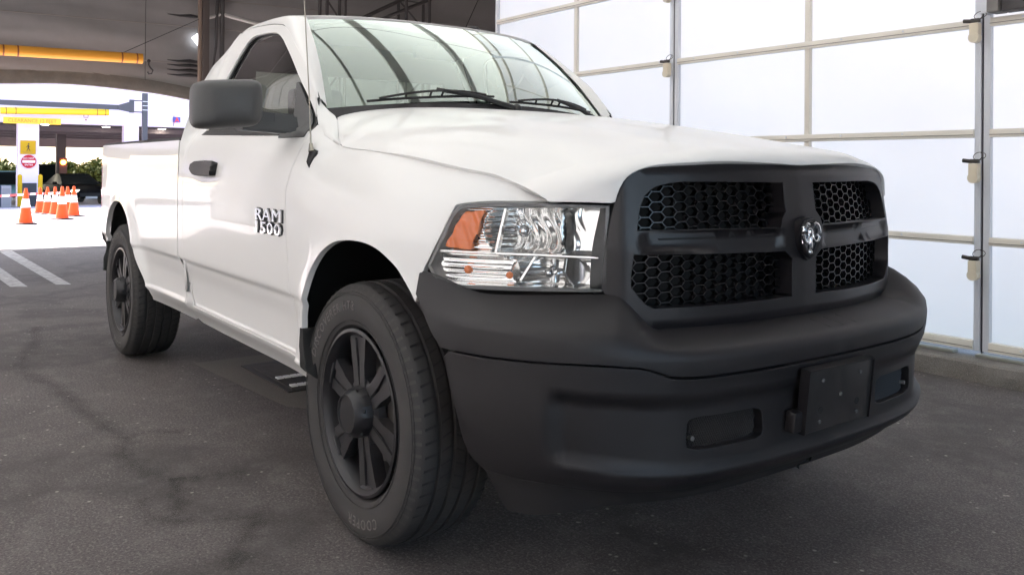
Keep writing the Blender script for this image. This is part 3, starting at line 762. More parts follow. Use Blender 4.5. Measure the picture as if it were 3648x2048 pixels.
for (y, x) in ((3.7,-40.3),(5.8,-43.5),(5.2,-46),(6.3,-41),(8.9,-41.5)):
    at(MB().cyl((x,y,2.925),(x,y,2.938),.16,n=16), 'ceiling_light', mat('lamp_on', (1,.95,.85), .5, emit=((1,.93,.8), 9)), bd_, OB)
bd2 = [(-47, 5.35, .42), (-56, -.9, .2), (-58, 1.2, .1), (-57, 5.0, .07), (-57.5, -2.1, .12)]
for i, (x, y, w) in enumerate(bd2):
    o = MB().b2((x-w/2,y-w/2,-.8),(x+w/2,y+w/2,2.9)).build('pillar', mat('pillar_brown', (.09,.07,.07), .7) if i == 0 else mat('pillar_grey', (.2,.22,.24), .7))
    setp(o, 'dark brown pillar with the orange signal lamp, under the canopy' if i == 0 else 'slim grey pillar at the back of the canopy, number %s from the left' % ['', 'three', 'four', 'five', 'two'][i], 'pillar', None if i == 0 else 'pillars behind the canopy')
sgl = empty('signal_lamp', (-46.7,5.42,1.25), label='round lit orange signal lamp on the dark brown pillar', cat='lamp')
MB().b2((-.06,-.18,-.75),(.0,.18,.28), .01).build('lamp_box', mat('signal_box', (.12,.04,.03), .5), sgl)
MB().cyl((.0,0,.05),(.06,0,.05),.12,n=20).build('lamp_glow', mat('signal_on', (1,.35,.05), .4, emit=((1,.30,.03), 6)), sgl)
# signs on the column
def sign_on(x, y, z, w, h, m, name, label, cat, kids, round_=False):
    t = empty(name, (x, y, z), label=label, cat=cat)
    if round_: MB().cyl((0,0,0),(.03,0,0), w/2, n=32).build('disc', m, t, 40)
    else: MB().b2((0,-w/2,-h/2),(.03,w/2,h/2), .01).build('plate', m, t, 40)
    for n, f, mm in kids: f().build(n, mm, t)
    return t
INK = mat('sign_ink', (.05,.03,.02), .6)
def walker():
    b = MB(); b.cyl((.034,.02,.14),(.036,.02,.14),.028,n=12)
    for p, q, w in (((.0,.10),(.01,-.02),.03),((.01,-.02),(-.05,-.15),.018),((.01,-.02),(.07,-.14),.018),((.0,.08),(-.07,.0),.014),((.0,.08),(.07,.01),.014)):
        b.tube([(.035,p[0],p[1]),(.035,q[0],q[1])], w*.7, 5)
    return b
def lines():
    b = MB()
    for z, w in ((-.19,.36),(-.23,.30)):
        for k in range(7): b.b2((.031,-w/2+k*w/7,z-.012),(.036,-w/2+(k+.62)*w/7,z+.012))
    return b
sign_on(-37.88, 2.76, 1.88, .56, .56, mat('sign_yellow', (.52,.30,.01), .6, spec=.2), 'pedestrian_sign', 'yellow square sign with a walking figure, upper sign on the white column', 'sign', [('figure', walker, INK), ('small_print', lines, mat('print_brown', (.40,.22,.03), .6))])
sign_on(-37.88, 2.79, 1.30, .54, .54, mat('sign_red', (.50,.02,.03), .6, spec=.2), 'do_not_enter_sign', 'round red and white do not enter sign, lower sign on the white column', 'sign',
  [('white_bar', lambda: MB().b2((.03,-.23,-.05),(.036,.23,.05)), WREF)], True)
def sign_text(txt, size, org, m, parent, depth=.003, sx=1.0):
    me = text_mesh(txt, size, depth); n = len(me.vertices); co = np.empty(n*3); me.vertices.foreach_get('co', co); co = co.reshape(-1, 3)
    me.vertices.foreach_set('co', np.array([(org[0] + c[2], org[1] + c[0]*sx, org[2] + c[1]) for c in co]).ravel()); me.update()
    me.materials.clear(); me.materials.append(m); me.name = 'lettering'; o = link('lettering', me, parent); o['kind'] = 'stuff'; return o
dn = [o for o in bpy.data.objects if o.name == 'do_not_enter_sign'][0]
sign_text('DO NOT', .10, (.034, 0, .10), WREF, dn); sign_text('ENTER', .10, (.034, 0, -.17), WREF, dn)
# clearance board and bar
cb_ = bar('clearance_bar', (-37.0,1.68,3.30), (-37.0,5.62,3.40), .135, mat('bar_yellow', (.90,.60,.02), .45), 'bright yellow round clearance bar hanging outside in daylight above the wording board', (.05,.135,.885,.965))
cs = empty('clearance_board', (-36.95,2.80,2.93), label='orange-yellow board reading CLEARANCE 12 FEET under the bright yellow bar', cat='sign')
MB().b2((-.03,-1.02,-.13),(.0,1.02,.13), .008).build('board', mat('board_yellow', (.85,.50,.03), .5), cs, 40)
sign_text('CLEARANCE 12 FEET', .20, (.004, .0, -.065), mat('board_ink', (.42,.20,.02), .6), cs, sx=.93)
sn = empty('bar_hook', (-36.98,4.75,3.15), label='small hook and plate hanging below the yellow clearance bar', cat='hook')
MB().tube([(0,-.08,.1),(0,-.08,.0),(0,.08,.0),(0,.08,.1)], .018, 6).build('loop', mat('band_red', (.25,.07,.02), .6), sn)
MB().sph((0,.0,-.1),.035).build('weight', mat('band_red', (.25,.07,.02), .6), sn)
# gantry arm and post in front of the building
gp = empty('gantry_post', (-36.6,6.98,-.5), label='dark metal post with a long horizontal arm and lamp head, outside the tent', cat='post')
OG = (-36.6,6.98,-.5); dk = mat('post_dark', (.05,.05,.06), .5)
at(MB().b2((-36.7,6.86,-.6),(-36.5,7.06,4.25)), 'post', dk, gp, OG)
at(MB().b2((-36.66,-4,3.50),(-36.54,6.0,3.70)), 'arm', dk, gp, OG)
at(MB().prism([(-36.6,5.9,3.50),(-36.6,5.9,3.70),(-36.6,6.35,3.86),(-36.6,6.35,3.42)], (.1,0,0)), 'arm_end', dk, gp, OG)
at(MB().b2((-36.7,6.35,3.40),(-36.5,6.52,3.95), .01), 'lamp_head', dk, gp, OG)
for z in (3.44, 3.92): at(MB().cyl((-36.6,6.5,z),(-36.6,6.9,z),.025,n=8), 'bracket', dk, gp, OG)
for z in (3.52,3.70,3.88): at(MB().b2((-36.5,6.84,z),(-36.48,7.08,z+.02)), 'clip', WREF, gp, OG)
em = empty('wall_emblem', (-37.9,8.62,3.22), label='small red and blue emblem high on the white building wall', cat='emblem')
MB().b2((0,-.16,-.10),(.02,.16,.14), .01).build('blue_patch', mat('emb_blue', (.08,.10,.45), .6), em); MB().prism([(.03,-.12,-.16),(.03,.0,.16),(.03,.13,-.12),(.03,.0,-.02)], (.01,0,0)).build('red_patch', mat('emb_red', (.70,.05,.05), .6), em)
MB().tube([(.02,-.12,.22),(.02,-.14,-.28)], .012, 5).build('emblem_rod', INK, em)
# bollards either side of the column
for y, w in ((2.40,'left'),(3.12,'right')):
    t = MB(); t.cyl((-37.2,y,-.55),(-37.2,y,.70),.085,n=16); t.sph((-37.2,y,.70),.085)
    setp(t.build('bollard', mat('bollard_yellow', (.60,.36,.01), .6, spec=.2), None, 50), 'yellow bollard on the %s of the white column' % w, 'bollard', 'yellow bollards by the column')
# grey cabinet, orange sign, pale kerb block
cbn = empty('cabinet', (-36.5,1.85,-.5), label='pale grey metal cabinet behind the tape at the left edge', cat='cabinet')
MB().b2((-.3,-.17,0),(.1,.17,.85), .015).build('body', mat('cabinet_grey', (.30,.27,.28), .6), cbn, 40); MB().b2((.1,-.13,.08),(.11,.13,.75)).build('door', mat('cabinet_door', (.24,.22,.23), .6), cbn); MB().b2((-.35,-.5,0),(.05,-.19,.85), .02).build('side_box', mat('cabinet_blue', (.04,.05,.14), .5), cbn, 40); MB().b2((-.4,-.6,-.12),(.3,.6,0)).build('plinth', SOFF, cbn)
o = empty('orange_sign', (-41,1.55,.85), label='small orange work sign on a pole at the left edge', cat='sign'); MB().prism([(0,-.28,.0),(0,0,.30),(0,.28,.0),(0,0,-.36)], (.03,0,0)).build('plate', mat('work_orange', (.6,.10,.01), .5), o); MB().cyl((-.03,0,-1.5),(-.03,0,.1),.025,n=8).build('pole', dk, o)
st(MB().b2((-41,-8,-.75),(-36.2,2.5,-.55), .02).build('traffic_island', mat('island_grey', (.40,.37,.37), .8)))
# cones
CONES = [((-17.1,.185),'nearest cone, alone at the left of the row'), ((-18.45,1.04),'second nearest cone, standing in front of the group'), ((-20.1,1.54),'cone at the right end of the row'), ((-21.4,1.615),'just behind the right-hand cone'), ((-22.3,1.47),'middle one of the row'), ((-23.1,1.41),'cone left of the middle of the row'), ((-24.46,1.42),'redder cone at the far left end of the row')]
def make_cone():
    t = empty('traffic_cone', (0,0,0))
    MB().b2((-.18,-.18,0),(.18,.18,.025), .008).build('base', mat('cone_base', (.05,.03,.03), .7), t, 40)
    MB().lathe([(.135,.025),(.128,.05),(.0275,.70),(.020,.71),(0,.71)], 28, 'z').build('body', ORNG, t, 40)
    def ring(z0, z1, m): 
        f = lambda z: .128 - (.1005)*(z-.05)/.65 + .002
        MB().lathe([(f(z0), z0), (f(z1), z1)], 28, 'z').build('reflective_band', m, t, 60)
    ring(.40,.50,WREF); ring(.33,.385,WREF)
    return t
c0 = make_cone()
for i, ((x, y), lab) in enumerate(CONES):
    c = c0 if i == 0 else c0.copy()
    if i:
        COL.objects.link(c)
        for ch in list(c0.children): q = ch.copy(); COL.objects.link(q); q.parent = c
    c.location = (x, y, zg(x)); c.rotation_euler = (0, 0, .3*i)
    setp(c, 'orange and white traffic cone, ' + lab, 'traffic cone', 'traffic cones outside the tent')
# red and white tape
tp = empty('barrier_tape', (-25,1.2,.3), label='red and white barrier tape sagging between the cones', cat='tape')
P3 = [(-25.5,-3.0,.42),(-24.9,-1.0,.36),(-24.46,1.42,.42),(-23.1,1.41,.48),(-22.3,1.47,.50),(-21.4,1.615,.52),(-20.1,1.54,.56)]
P3 = [(-26.3,-3.0,.30),(-25.4,-.6,.255),(-24.5,1.42,.38),(-23.1,1.41,.42),(-22.3,1.47,.45),(-21.4,1.615,.47)]
ft = cat(range(len(P3)), P3)
red = mat('tape_red', (.75,.08,.08), .5)
for mm, ph in ((WREF, 0), (red, 1)):
    bm = MB()
    for k in range(60):
        if k % 2 != ph: continue
        a = ft(k/12.0); b = ft((k+1)/12.0)
        v = [bm.bm.verts.new((a[0],a[1],a[2]-.03)), bm.bm.verts.new((b[0],b[1],b[2]-.03)), bm.bm.verts.new((b[0],b[1],b[2]+.03)), bm.bm.verts.new((a[0],a[1],a[2]+.03))]; bm.bm.faces.new(v)
    bm.build('tape_blocks', mm, tp).location = (25,-1.2,-.3)

# ---------------------------------------------------------------- distant vehicles
def car_loft(name, label, loc, rz, paint, L=4.5, W=1.8, H=1.45, suv=False, lights=True):
    t = empty(name, loc, rz, label=label, cat='car', group='cars under the far canopy')
    prof = [(-L/2,.45,.62,.80),(-L/2+.08,.72,.30,.86),(-L/2+.5,.98 if suv else .92,.24,.92),(-L/2+.9,1.05 if suv else .96,.22,.96),(0,.98,.20,1.0),(L/2-1.25,.92,.22,1.0),(L/2-.45,.80,.24,.94),(L/2-.1,.68,.30,.84),(L/2,.55,.40,.72)]
    bm = MB(); rows = []
    for x, zt, zb, k in prof:
        w = W/2*k; r = []
        for (yy, z) in ((-w*.80, zb), (-w, zb+.10), (-w*1.0, (zt+zb)/2+.08), (-w*.93, zt-.04), (-w*.70, zt+.02), (0, zt+.045), (w*.70, zt+.02), (w*.93, zt-.04), (w, (zt+zb)/2+.08), (w, zb+.10), (w*.80, zb)):
            r.append(bm.bm.verts.new((x, yy, z)))
        rows.append(r)
    for a, b in zip(rows[:-1], rows[1:]):
        for i in range(10): bm.bm.faces.new((a[i], b[i], b[i+1], a[i+1]))
    bm.bm.faces.new(rows[0]); bm.bm.faces.new(rows[-1]); body = bm.build('body', paint, t, 35)
    r0 = -L/2+.25 if suv else -L/2+.75; 
    bm = MB(); rows = []
    top = [(r0, .94, .80), (r0+.35 if suv else r0+.85, H-.06, .66), (-.2, H, .68), (.15, H-.02, .67), (L/2-1.15, .94, .78)]
    for x, z, k in top:
        w = W/2*k*1.1; rows.append([bm.bm.verts.new((x, -w, z)), bm.bm.verts.new((x, -w*.6, z+.02)), bm.bm.verts.new((x, w*.6, z+.02)), bm.bm.verts.new((x, w, z))])
    for a, b in zip(rows[:-1], rows[1:]):
        for i in range(3): bm.bm.faces.new((a[i], b[i], b[i+1], a[i+1]))
    for j in (0, 3):
        base = [bm.bm.verts.new((x, rows[i][j].co.y*1.12, .92)) for i, (x, z, k) in enumerate(top)]
        for i in range(len(top)-1): bm.bm.faces.new((rows[i][j], rows[i+1][j], base[i+1], base[i]))
    bm.build('cabin_glass', mat('car_glass', (.012,.014,.015), .3, spec=.06), t, 40)
    bm = MB(); bm.b2((top[1][0], -W*.33, H-.03), (.18, W*.33, H+.022), .02); bm.build('roof', paint, t, 40)
    for sx in (-L/2+.85, L/2-.85):
        for sy in (-1, 1): MB().cyl((sx, sy*(W/2-.20), .32), (sx, sy*(W/2+.005), .32), .32, n=24).build('wheel', RUB, t, 40)
    if lights:
        for sy in (-1, 1):
            MB().box((L/2-.14, sy*W*.36, .66), (.20, .34, .12), Matrix.Rotation(sy*R(-22), 3, 'Z'), .03).build('headlight', mat('car_lamp', (.8,.8,.75), .2, emit=((1,.97,.85), 1.2)), t, 40)
    MB().b2((L/2-.02,-.5,.40),(L/2+.02,.5,.56), .02).build('grille', DARK, t); MB().b2((L/2+.015,-.26,.30),(L/2+.03,.26,.41)).build('number_plate', mat('plate_grey', (.35,.35,.36), .5), t)
    for sy in (-1, 1): MB().box((.45, sy*(W/2+.08), 1.0), (.12,.18,.13), None, .03).build('mirror', paint, t, 40)
    return t
BP_ = mat('black_car_paint', (.005,.005,.006), .5, spec=.05)
car_loft('black_sedan', 'glossy black saloon car facing the tent behind the cones', (-43.4,5.35,-.68), R(10), BP_, 4.5, 1.80, 1.42)
car_loft('dark_hatchback', 'dark blue car half hidden behind the black saloon', (-50,5.0,-.72), R(0), mat('dark_blue_paint', (.008,.010,.022), .35, spec=.15), 4.4, 1.8, 1.9, suv=True)
car_loft('pale_blue_car', 'pale blue car partly hidden left of the white column', (-44,2.55,-.70), R(-4), mat('pale_blue_paint', (.14,.26,.30), .35, spec=.3), 4.3, 1.75, 1.55)
# ---------------------------------------------------------------- trees
def tree(x, y, z0, h, w, m, label, seed):
    rn = random.Random(seed); t = empty('broadleaf_tree', (x, y, z0), label=label, cat='tree', group='trees behind the canopy building')
    MB().cyl((0,0,0),(0,0,h*.5),.22,.12,10).build('trunk', mat('bark', (.09,.07,.05), .9), t)
    cl = [(rn.uniform(-.5,.5)*w, rn.uniform(-.5,.5)*w, h*rn.uniform(.12,.50), rn.uniform(.16,.27)*w) for _ in range(16)]
    V = []; F = []
    for cx, cy, cz, r in cl:
        for _ in range(420):
            a = rn.uniform(0, 2*math.pi); b = math.acos(rn.uniform(-1, 1)); q = r*(rn.uniform(.25, 1.05))
            p = Vector((cx + q*math.sin(b)*math.cos(a), cy + q*math.sin(b)*math.sin(a), cz + q*.70*math.cos(b)))
            u = Vector((rn.uniform(-1,1), rn.uniform(-1,1), rn.uniform(-1,1))).normalized(); v = u.cross(Vector((rn.uniform(-1,1), rn.uniform(-1,1), rn.uniform(-1,1)))).normalized()
            s = rn.uniform(.12, .26); i = len(V); V += [p - u*s, p + v*s*.6, p + u*s, p - v*s*.6]; F.append((i, i+1, i+2, i+3))
    me = bpy.data.meshes.new('crown'); me.from_pydata([tuple(v) for v in V], [], F); me.materials.append(m); o = link('crown', me, t); return t
TR_ = [(-75,-.5,3.7,5.0,LEAFB,'brownish tree at the left edge behind the canopy'), (-72,3.4,3.3,3.6,LEAF,'small green tree just left of the white column'), (-78,7.2,3.6,5.6,LEAF,'round green tree between the column and the brown pillar'), (-74,10.6,3.5,4.4,LEAF,'green tree right of the brown pillar'), (-76,14.5,3.8,5.0,LEAF,'green tree just behind the bed of the truck'), (-80,19,3.6,5.2,LEAF,'green tree hidden behind the truck bed'), (-80,-6,4,6,LEAFB,'tree beyond the left edge')]
for i, (x, y, h, w, m, lab) in enumerate(TR_): tree(x, y, -1.0, h, w, m, lab, i+1)
for i, (y, h) in enumerate(((6.1, 7.0), (.9, 8))): setp(MB().cyl((-70,y,-1),(-70,y,h),.07,n=8).build('lamp_pole', mat('pole_blue', (.12,.17,.22), .5)), 'thin distant pole behind the canopy, %s one' % ('right' if i == 0 else 'left'), 'pole', 'distant poles')
# ================================================================ THE TRUCK
truck = empty('pickup_truck', (0, 0, 0), label='white single cab pickup truck with black grille, bumper and wheels parked inside the tent', cat='pickup truck')
IN = (-1.2, 0, .9)
def pan(name, fn, outer, mt=PAINT, **k):
    k.setdefault('outside', IN); k.setdefault('parent', truck)
    return panel(name, fn, outer, mt=mt, **k)

HOOD_SIDE = [(-0.8576, 0.323), (-0.8582, 0.3666), (-0.8574, 0.4066), (-0.8571, 0.447), (-0.8572, 0.4873), (-0.8576, 0.5273), (-0.8581, 0.5666), (-0.8585, 0.6047), (-0.8587, 0.6413), (-0.8586, 0.6762), (-0.8581, 0.7093), (-0.8563, 0.7385), (-0.8526, 0.7619), (-0.8477, 0.782), (-0.8423, 0.8001), (-0.8365, 0.817), (-0.8306, 0.8331), (-0.8248, 0.8489), (-0.8191, 0.8645), (-0.8137, 0.8803), (-0.8079, 0.8948), (-0.8015, 0.9078), (-0.7948, 0.9199), (-0.7881, 0.9316), (-0.7814, 0.9427), (-0.7751, 0.9534), (-0.7695, 0.9648), (-0.7647, 0.9772), (-0.762, 0.9933), (-0.7618, 1.0836), (-0.7618, 1.2208), (-0.7608, 1.3637), (-0.7589, 1.5147), (-0.7555, 1.6752)]
FENDER_TOP = [(-0.3528, 1.2574), (-0.2997, 1.2505), (-0.2495, 1.2466), (-0.1995, 1.243), (-0.1507, 1.2398), (-0.1041, 1.2367), (-0.0597, 1.2337), (-0.0172, 1.2307), (0.0236, 1.2276), (0.0629, 1.2244), (0.1006, 1.2209), (0.1365, 1.2172), (0.1691, 1.2132), (0.1985, 1.2089), (0.2265, 1.2045), (0.2539, 1.2), (0.2806, 1.1955), (0.3074, 1.191), (0.3342, 1.1867), (0.3606, 1.1826), (0.3864, 1.1788), (0.4111, 1.1755), (0.4345, 1.1724), (0.4558, 1.1691), (0.476, 1.1651), (0.4968, 1.1594), (0.518, 1.1526), (0.5386, 1.1458), (0.5588, 1.139), (0.5787, 1.1317), (0.5988, 1.1239), (0.6188, 1.1156), (0.6385, 1.107), (0.6579, 1.0982)]
HOOD_LAMP = [(-0.7556, 1.7249), (-0.7431, 1.8705), (-0.7287, 2.0142), (-0.7134, 2.1199), (-0.6976, 2.1966), (-0.6814, 2.2527), (-0.6652, 2.2947), (-0.6483, 2.3288)]
HOOD_GRILLE = [(-0.6412, 2.3234), (-0.6367, 2.2098), (-0.6304, 2.1054), (-0.6217, 2.0136), (-0.6097, 1.8886), (-0.5925, 1.7936), (-0.5728, 1.7265), (-0.5523, 1.6855), (-0.5318, 1.6614), (-0.5119, 1.6556), (-0.4918, 1.6558), (-0.4711, 1.6522), (-0.4504, 1.6574), (-0.4297, 1.6776), (-0.4085, 1.704), (-0.3866, 1.7337), (-0.3643, 1.762), (-0.3412, 1.7855), (-0.3174, 1.8004), (-0.2926, 1.8065), (-0.2672, 1.8165), (-0.2412, 1.831), (-0.2141, 1.8487), (-0.1858, 1.8683), (-0.1566, 1.8877), (-0.1266, 1.9056), (-0.0958, 1.9217), (-0.0644, 1.9389), (-0.0326, 1.9558), (-0.0003, 1.9704)]
FENDER_LAMP_TOP = [(0.657, 1.0971), (0.6367, 1.0968), (0.6169, 1.0964), (0.5977, 1.0961), (0.5786, 1.0958), (0.5598, 1.0954), (0.5409, 1.0949), (0.522, 1.0942), (0.503, 1.0929), (0.484, 1.0908), (0.465, 1.0881), (0.4461, 1.0842)]
FENDER_LAMP_SIDE = [(0.4418, 1.0805), (0.4449, 1.0566), (0.4462, 1.0326), (0.4454, 1.0086), (0.4425, 0.9844), (0.4344, 0.9597), (0.4222, 0.9344), (0.4066, 0.9085)]
FARCH = [(.385,.810),(.3666,.8318),(.3325,.8641),(.2909,.8965),(.2423,.9205),(.178,.9435),(.1045,.9547),(.0224,.9562),(-.0507,.9519),(-.1132,.9430),(-.1794,.9232),(-.251,.8890),(-.3110,.8409),(-.3435,.7974),(-.362,.748),(-.377,.675),(-.380,.615),(-.380,.54),(-.350,.495),(-.31,.462)]
RARCH = [(-2.80,.405),(-2.745,.468),(-2.768,.504),(-2.80,.5586),(-2.852,.6251),(-2.905,.6907),(-2.955,.7564),(-3.014,.812),(-3.085,.872),(-3.155,.915),(-3.2375,.947),(-3.30,.958),(-3.37,.961),(-3.45,.957),(-3.525,.945),(-3.62,.915),(-3.70,.87),(-3.77,.80),(-3.81,.72),(-3.83,.64),(-3.80,.56),(-3.74,.51)]
FRONTDOOR = [(-.735,1.468),(-.700,1.410),(-.655,1.345),(-.610,1.295),(-.583,1.25),(-.572,1.20),(-.572,1.14),(-.577,1.09),(-.577,1.03),(-.573,.98),(-.566,.92),(-.558,.86),(-.549,.80),(-.543,.75),(-.543,.66),(-.543,.60),(-.540,.53),(-.537,.493)]
FARCH[0:0] = []
fender = FENDER_TOP + FENDER_LAMP_TOP + FENDER_LAMP_SIDE + [(.3897,.8712)] + smooth_poly(FARCH, 3)[:-3] + [(-.31,.462),(-.33,.470),(-.515,.486)] + [(x + .006, z) for x, z in FRONTDOOR[::-1][:15]] + [(-.628,1.345),(-.58,1.333),(-.50,1.300),(-.42,1.274)]
DOORTOP = [(-.7202,1.452),(-.8507,1.5856),(-.95,1.652),(-1.0621,1.718),(-1.13,1.757),(-1.1971,1.7899),(-1.2729,1.8193),(-1.3346,1.8331),(-1.492,1.8547),(-1.64,1.867),(-1.7597,1.8749),(-1.8655,1.8753),(-1.925,1.862),(-1.958,1.82),(-1.965,1.727),(-1.957,1.631)]
door = [(-.546,.500)] + [(x - .001, z) for x, z in FRONTDOOR[::-1][1:]] + DOORTOP[1:] + [(-1.950,1.45),(-1.945,1.30),(-1.945,.90),(-1.945,.62),(-1.925,.55),(-1.90,.515),(-1.86,.500)]
WINDOW = [(-.632,1.318),(-.690,1.390),(-.875,1.543),(-1.036,1.655),(-1.16,1.728),(-1.227,1.7606),(-1.317,1.792),(-1.40,1.806),(-1.474,1.814),(-1.58,1.820),(-1.68,1.820),(-1.735,1.795),(-1.77,1.727),(-1.815,1.62),(-1.835,1.50),(-1.835,1.352)]
BEDTOP = 1.312
bed = [(-2.045,.52),(-2.045,BEDTOP),(-3.0,BEDTOP+.002),(-4.10,BEDTOP+.004),(-4.115,1.20),(-3.985,1.195),(-3.975,1.05),(-3.99,.865),(-4.125,.86),(-4.12,.74),(-3.95,.66),(-3.80,.575),(-3.735,.515)] + RARCH[::-1] + [(-2.5,.392),(-2.12,.385),(-2.055,.40)]

ROWS = (.480, .493, .502, .512, .640, .690, .7075, .7185, .732)
for side_i, mir in (('right', False), ('left', True)):
    K = dict(mirror=mir)
    f = pan('fender', side, fender, bstep=.012, step=.03, rows=ROWS, depth=.022, **K)
    hs = [smooth_poly(WINDOW, 3)]
    d = pan('door', side, smooth_poly(door, 3), holes=hs, step=.030, rows=ROWS, depth=.03, **K)
    win = smooth_poly(WINDOW, 3); wc = np.mean(win, 0)
    wout = [tuple(wc + (np.array(p) - wc) * 1.012) for p in win]; wsm = [tuple(wc + (np.array(p) - wc) * .955) for p in win]
    pan('window_seal', side, wout, SEAL, holes=[wsm], step=.05, bstep=.02, depth=.012, off=-.010, parent=d, **K)
    pan('window_glass', side, [tuple(wc + (np.array(p) - wc) * .985) for p in win], SGLASS, step=.08, bstep=.03, depth=0, off=-.020, parent=d, **K)
    # belt strip under the glass
    pan('belt_strip', side, [(-.63,1.304),(-.66,1.322),(-1.82,1.356),(-1.86,1.338)], SEAL, step=.05, bstep=.02, depth=.012, off=.004, parent=d, **K)
    pan('rocker', side, smooth_poly([(-.36,.466),(-.345,.43),(-.36,.392),(-.9,.384),(-1.4,.382),(-1.98,.385),(-2.03,.40),(-2.03,.52),(-2.03,.545),(-1.965,.60),(-1.955,.56),(-1.93,.515),(-1.88,.492),(-1.80,.486),(-.56,.486)], 2), step=.03, depth=.03, **K)
    pan('cab_corner', side, [(-2.028,.60),(-2.030,1.30),(-2.020,1.45),(-2.005,1.70),(-1.99,1.83),(-1.95,1.868),(-1.933,1.870),(-1.966,1.82),(-1.973,1.727),(-1.965,1.631),(-1.958,1.45),(-1.953,1.30),(-1.953,.60)], step=.03, depth=.05, **K)
    b = pan('bed_side', side, smooth_poly(bed, 3), rows=ROWS, step=.034, depth=.03, **K)
    pan('taillight', side, smooth_poly([(-3.99,.872),(-3.98,1.05),(-3.99,1.19),(-4.135,1.19),(-4.155,1.05),(-4.14,.868)], 3), REDL, step=.03, depth=.05, off=.001, parent=b, **K)
    if not mir:
        # reflectors inside the arch lip (the turned-in white edge)
        pass
    for nm, poly, cx in (('front', FARCH, .03), ('rear', RARCH[1:], -3.3)):
        # wheel-house liner: a black tunnel behind the arch
        bm = MB(); sg = 1 if mir else -1; ring = []
        for x, z in poly:
            p = side(x, z); w = -p[1]
            e = (1.0 if z > .5 else 1.0)
            ring.append([bm.bm.verts.new((x, sg*(w - .030), z)), bm.bm.verts.new((cx + (x-cx)*1.06, sg*(w - .055), .42 + (z-.42)*1.05)), bm.bm.verts.new((cx + (x-cx)*1.08, sg*(w - .40), .42 + (z-.42)*1.08))])
        for A, B in zip(ring[:-1], ring[1:]):
            for i in range(2): bm.bm.faces.new((A[i], B[i], B[i+1], A[i+1]))
        bm.bm.faces.new([r[2] for r in ring])
        bm.build('wheel_house', DARK, truck, 50)
    # black flap behind each arch
    pan('arch_flap', side, [(-.388,.618),(-.358,.618),(-.350,.57),(-.322,.51),(-.288,.455),(-.310,.440),(-.338,.455),(-.366,.50),(-.388,.555)], DARK, step=.03, bstep=.015, depth=.05, off=.004, **K)
    pan('arch_flap', side, [(-3.842,.672),(-3.800,.672),(-3.780,.60),(-3.725,.54),(-3.68,.50),(-3.71,.492),(-3.765,.515),(-3.818,.56),(-3.842,.61)], DARK, step=.03, bstep=.015, depth=.05, off=.004, **K)
    def gapline(nm, pts, par, r=.0055, o=-.011):  # dark tube laid behind a panel gap, stands in for its shade
        L_ = [side(x, z, o) for x, z in pts]
        bm = MB(); bm.tube([(p[0], p[1]*(-1 if mir else 1), p[2]) for p in L_], r, 6); bm.build(nm, SEAL, par, 60)
    gapline('hood_gap_shade', [(x, z + .001) for x, z in FENDER_TOP], f, .006, -.009)
    gapline('door_gap_shade', [(x + .0025, z) for x, z in FRONTDOOR], d, .0045)
    gapline('door_gap_shade', [(x, z + .003) for x, z in DOORTOP], d, .005)
    gapline('door_gap_shade', [(-1.949, z) for z in np.linspace(1.60, .60, 20)], d, .0045)
    gapline('bed_gap_shade', [(-2.036, z) for z in np.linspace(1.31, .42, 20)], b, .009, -.016)
    # cowl side: fills between the fender and the bonnet corner
    A = [side(x, z) for x, z in ((-.735,1.470),(-.70,1.416),(-.628,1.346),(-.58,1.333),(-.50,1.300),(-.42,1.274),(-.353,1.258))]
    B = [(-.735,-.760,1.435),(-.690,-.752,1.405),(-.645,-.748,1.385),(-.600,-.757,1.364),(-.525,-.790,1.328),(-.44,-.828,1.292),(-.36,-.850,1.262)]
    bm = MB(); rows = []
    for a, bq in zip(A, B):
        a = np.array(a); bq = np.array(bq); r = []
        for k in range(7):
            t = k/6; p = a*(1-t) + bq*t + np.array([0, -.5, .5])*.014*4*t*(1-t)
            r.append(bm.bm.verts.new((p[0], p[1]*(-1 if mir else 1), p[2])))
        rows.append(r)
    for r0, r1 in zip(rows[:-1], rows[1:]):
        for k in range(6): bm.bm.faces.new((r0[k], r0[k+1], r1[k+1], r1[k]))
    bm.build('cowl_side', PAINT, f, 40)
    # A pillar and roof rail
    Bo = [(-.722,1.456),(-.853,1.5896),(-.952,1.656),(-1.064,1.722),(-1.132,1.761),(-1.199,1.7939),(-1.274,1.8233),(-1.336,1.8371),(-1.492,1.8587),(-1.64,1.871),(-1.7597,1.8789),(-1.8655,1.8793),(-1.93,1.872)]
    Ai = [screen(-.975, v, .005) for v in (.045, .33, .49, .67, .80, .92, 1.0)] + [roof(x, y) for x, y in ((-1.30,-.655),(-1.48,-.65),(-1.64,-.64),(-1.76,-.63),(-1.87,-.615),(-1.96,-.59))]
    bm = MB(); rows = []
    fo = cat(range(len(Bo)), [side(*q) for q in Bo]); fi = cat(range(len(Ai)), Ai)
    for j in range((len(Bo)-1)*3 + 1):
        q = j/3; a = fo(q); c = fi(q); r = []
        for k in range(9):
            t = k/8; bl = .022 * 4*t*(1-t)
            p = a*(1-t) + c*t + np.array([.30 if q < 6 else 0, -.55, .75])*bl*(.8)
            if k == 0:
                r.append(bm.bm.verts.new((a[0]*1.0, (a[1] + .018)*(-1 if mir else 1), a[2] - .004)))
            r.append(bm.bm.verts.new((p[0], p[1]*(-1 if mir else 1), p[2])))
        rows.append(r)
    for r0, r1 in zip(rows[:-1], rows[1:]):
        for k in range(9): bm.bm.faces.new((r0[k], r0[k+1], r1[k+1], r1[k]))
    bm.build('roof_pillar', PAINT, truck, 60)

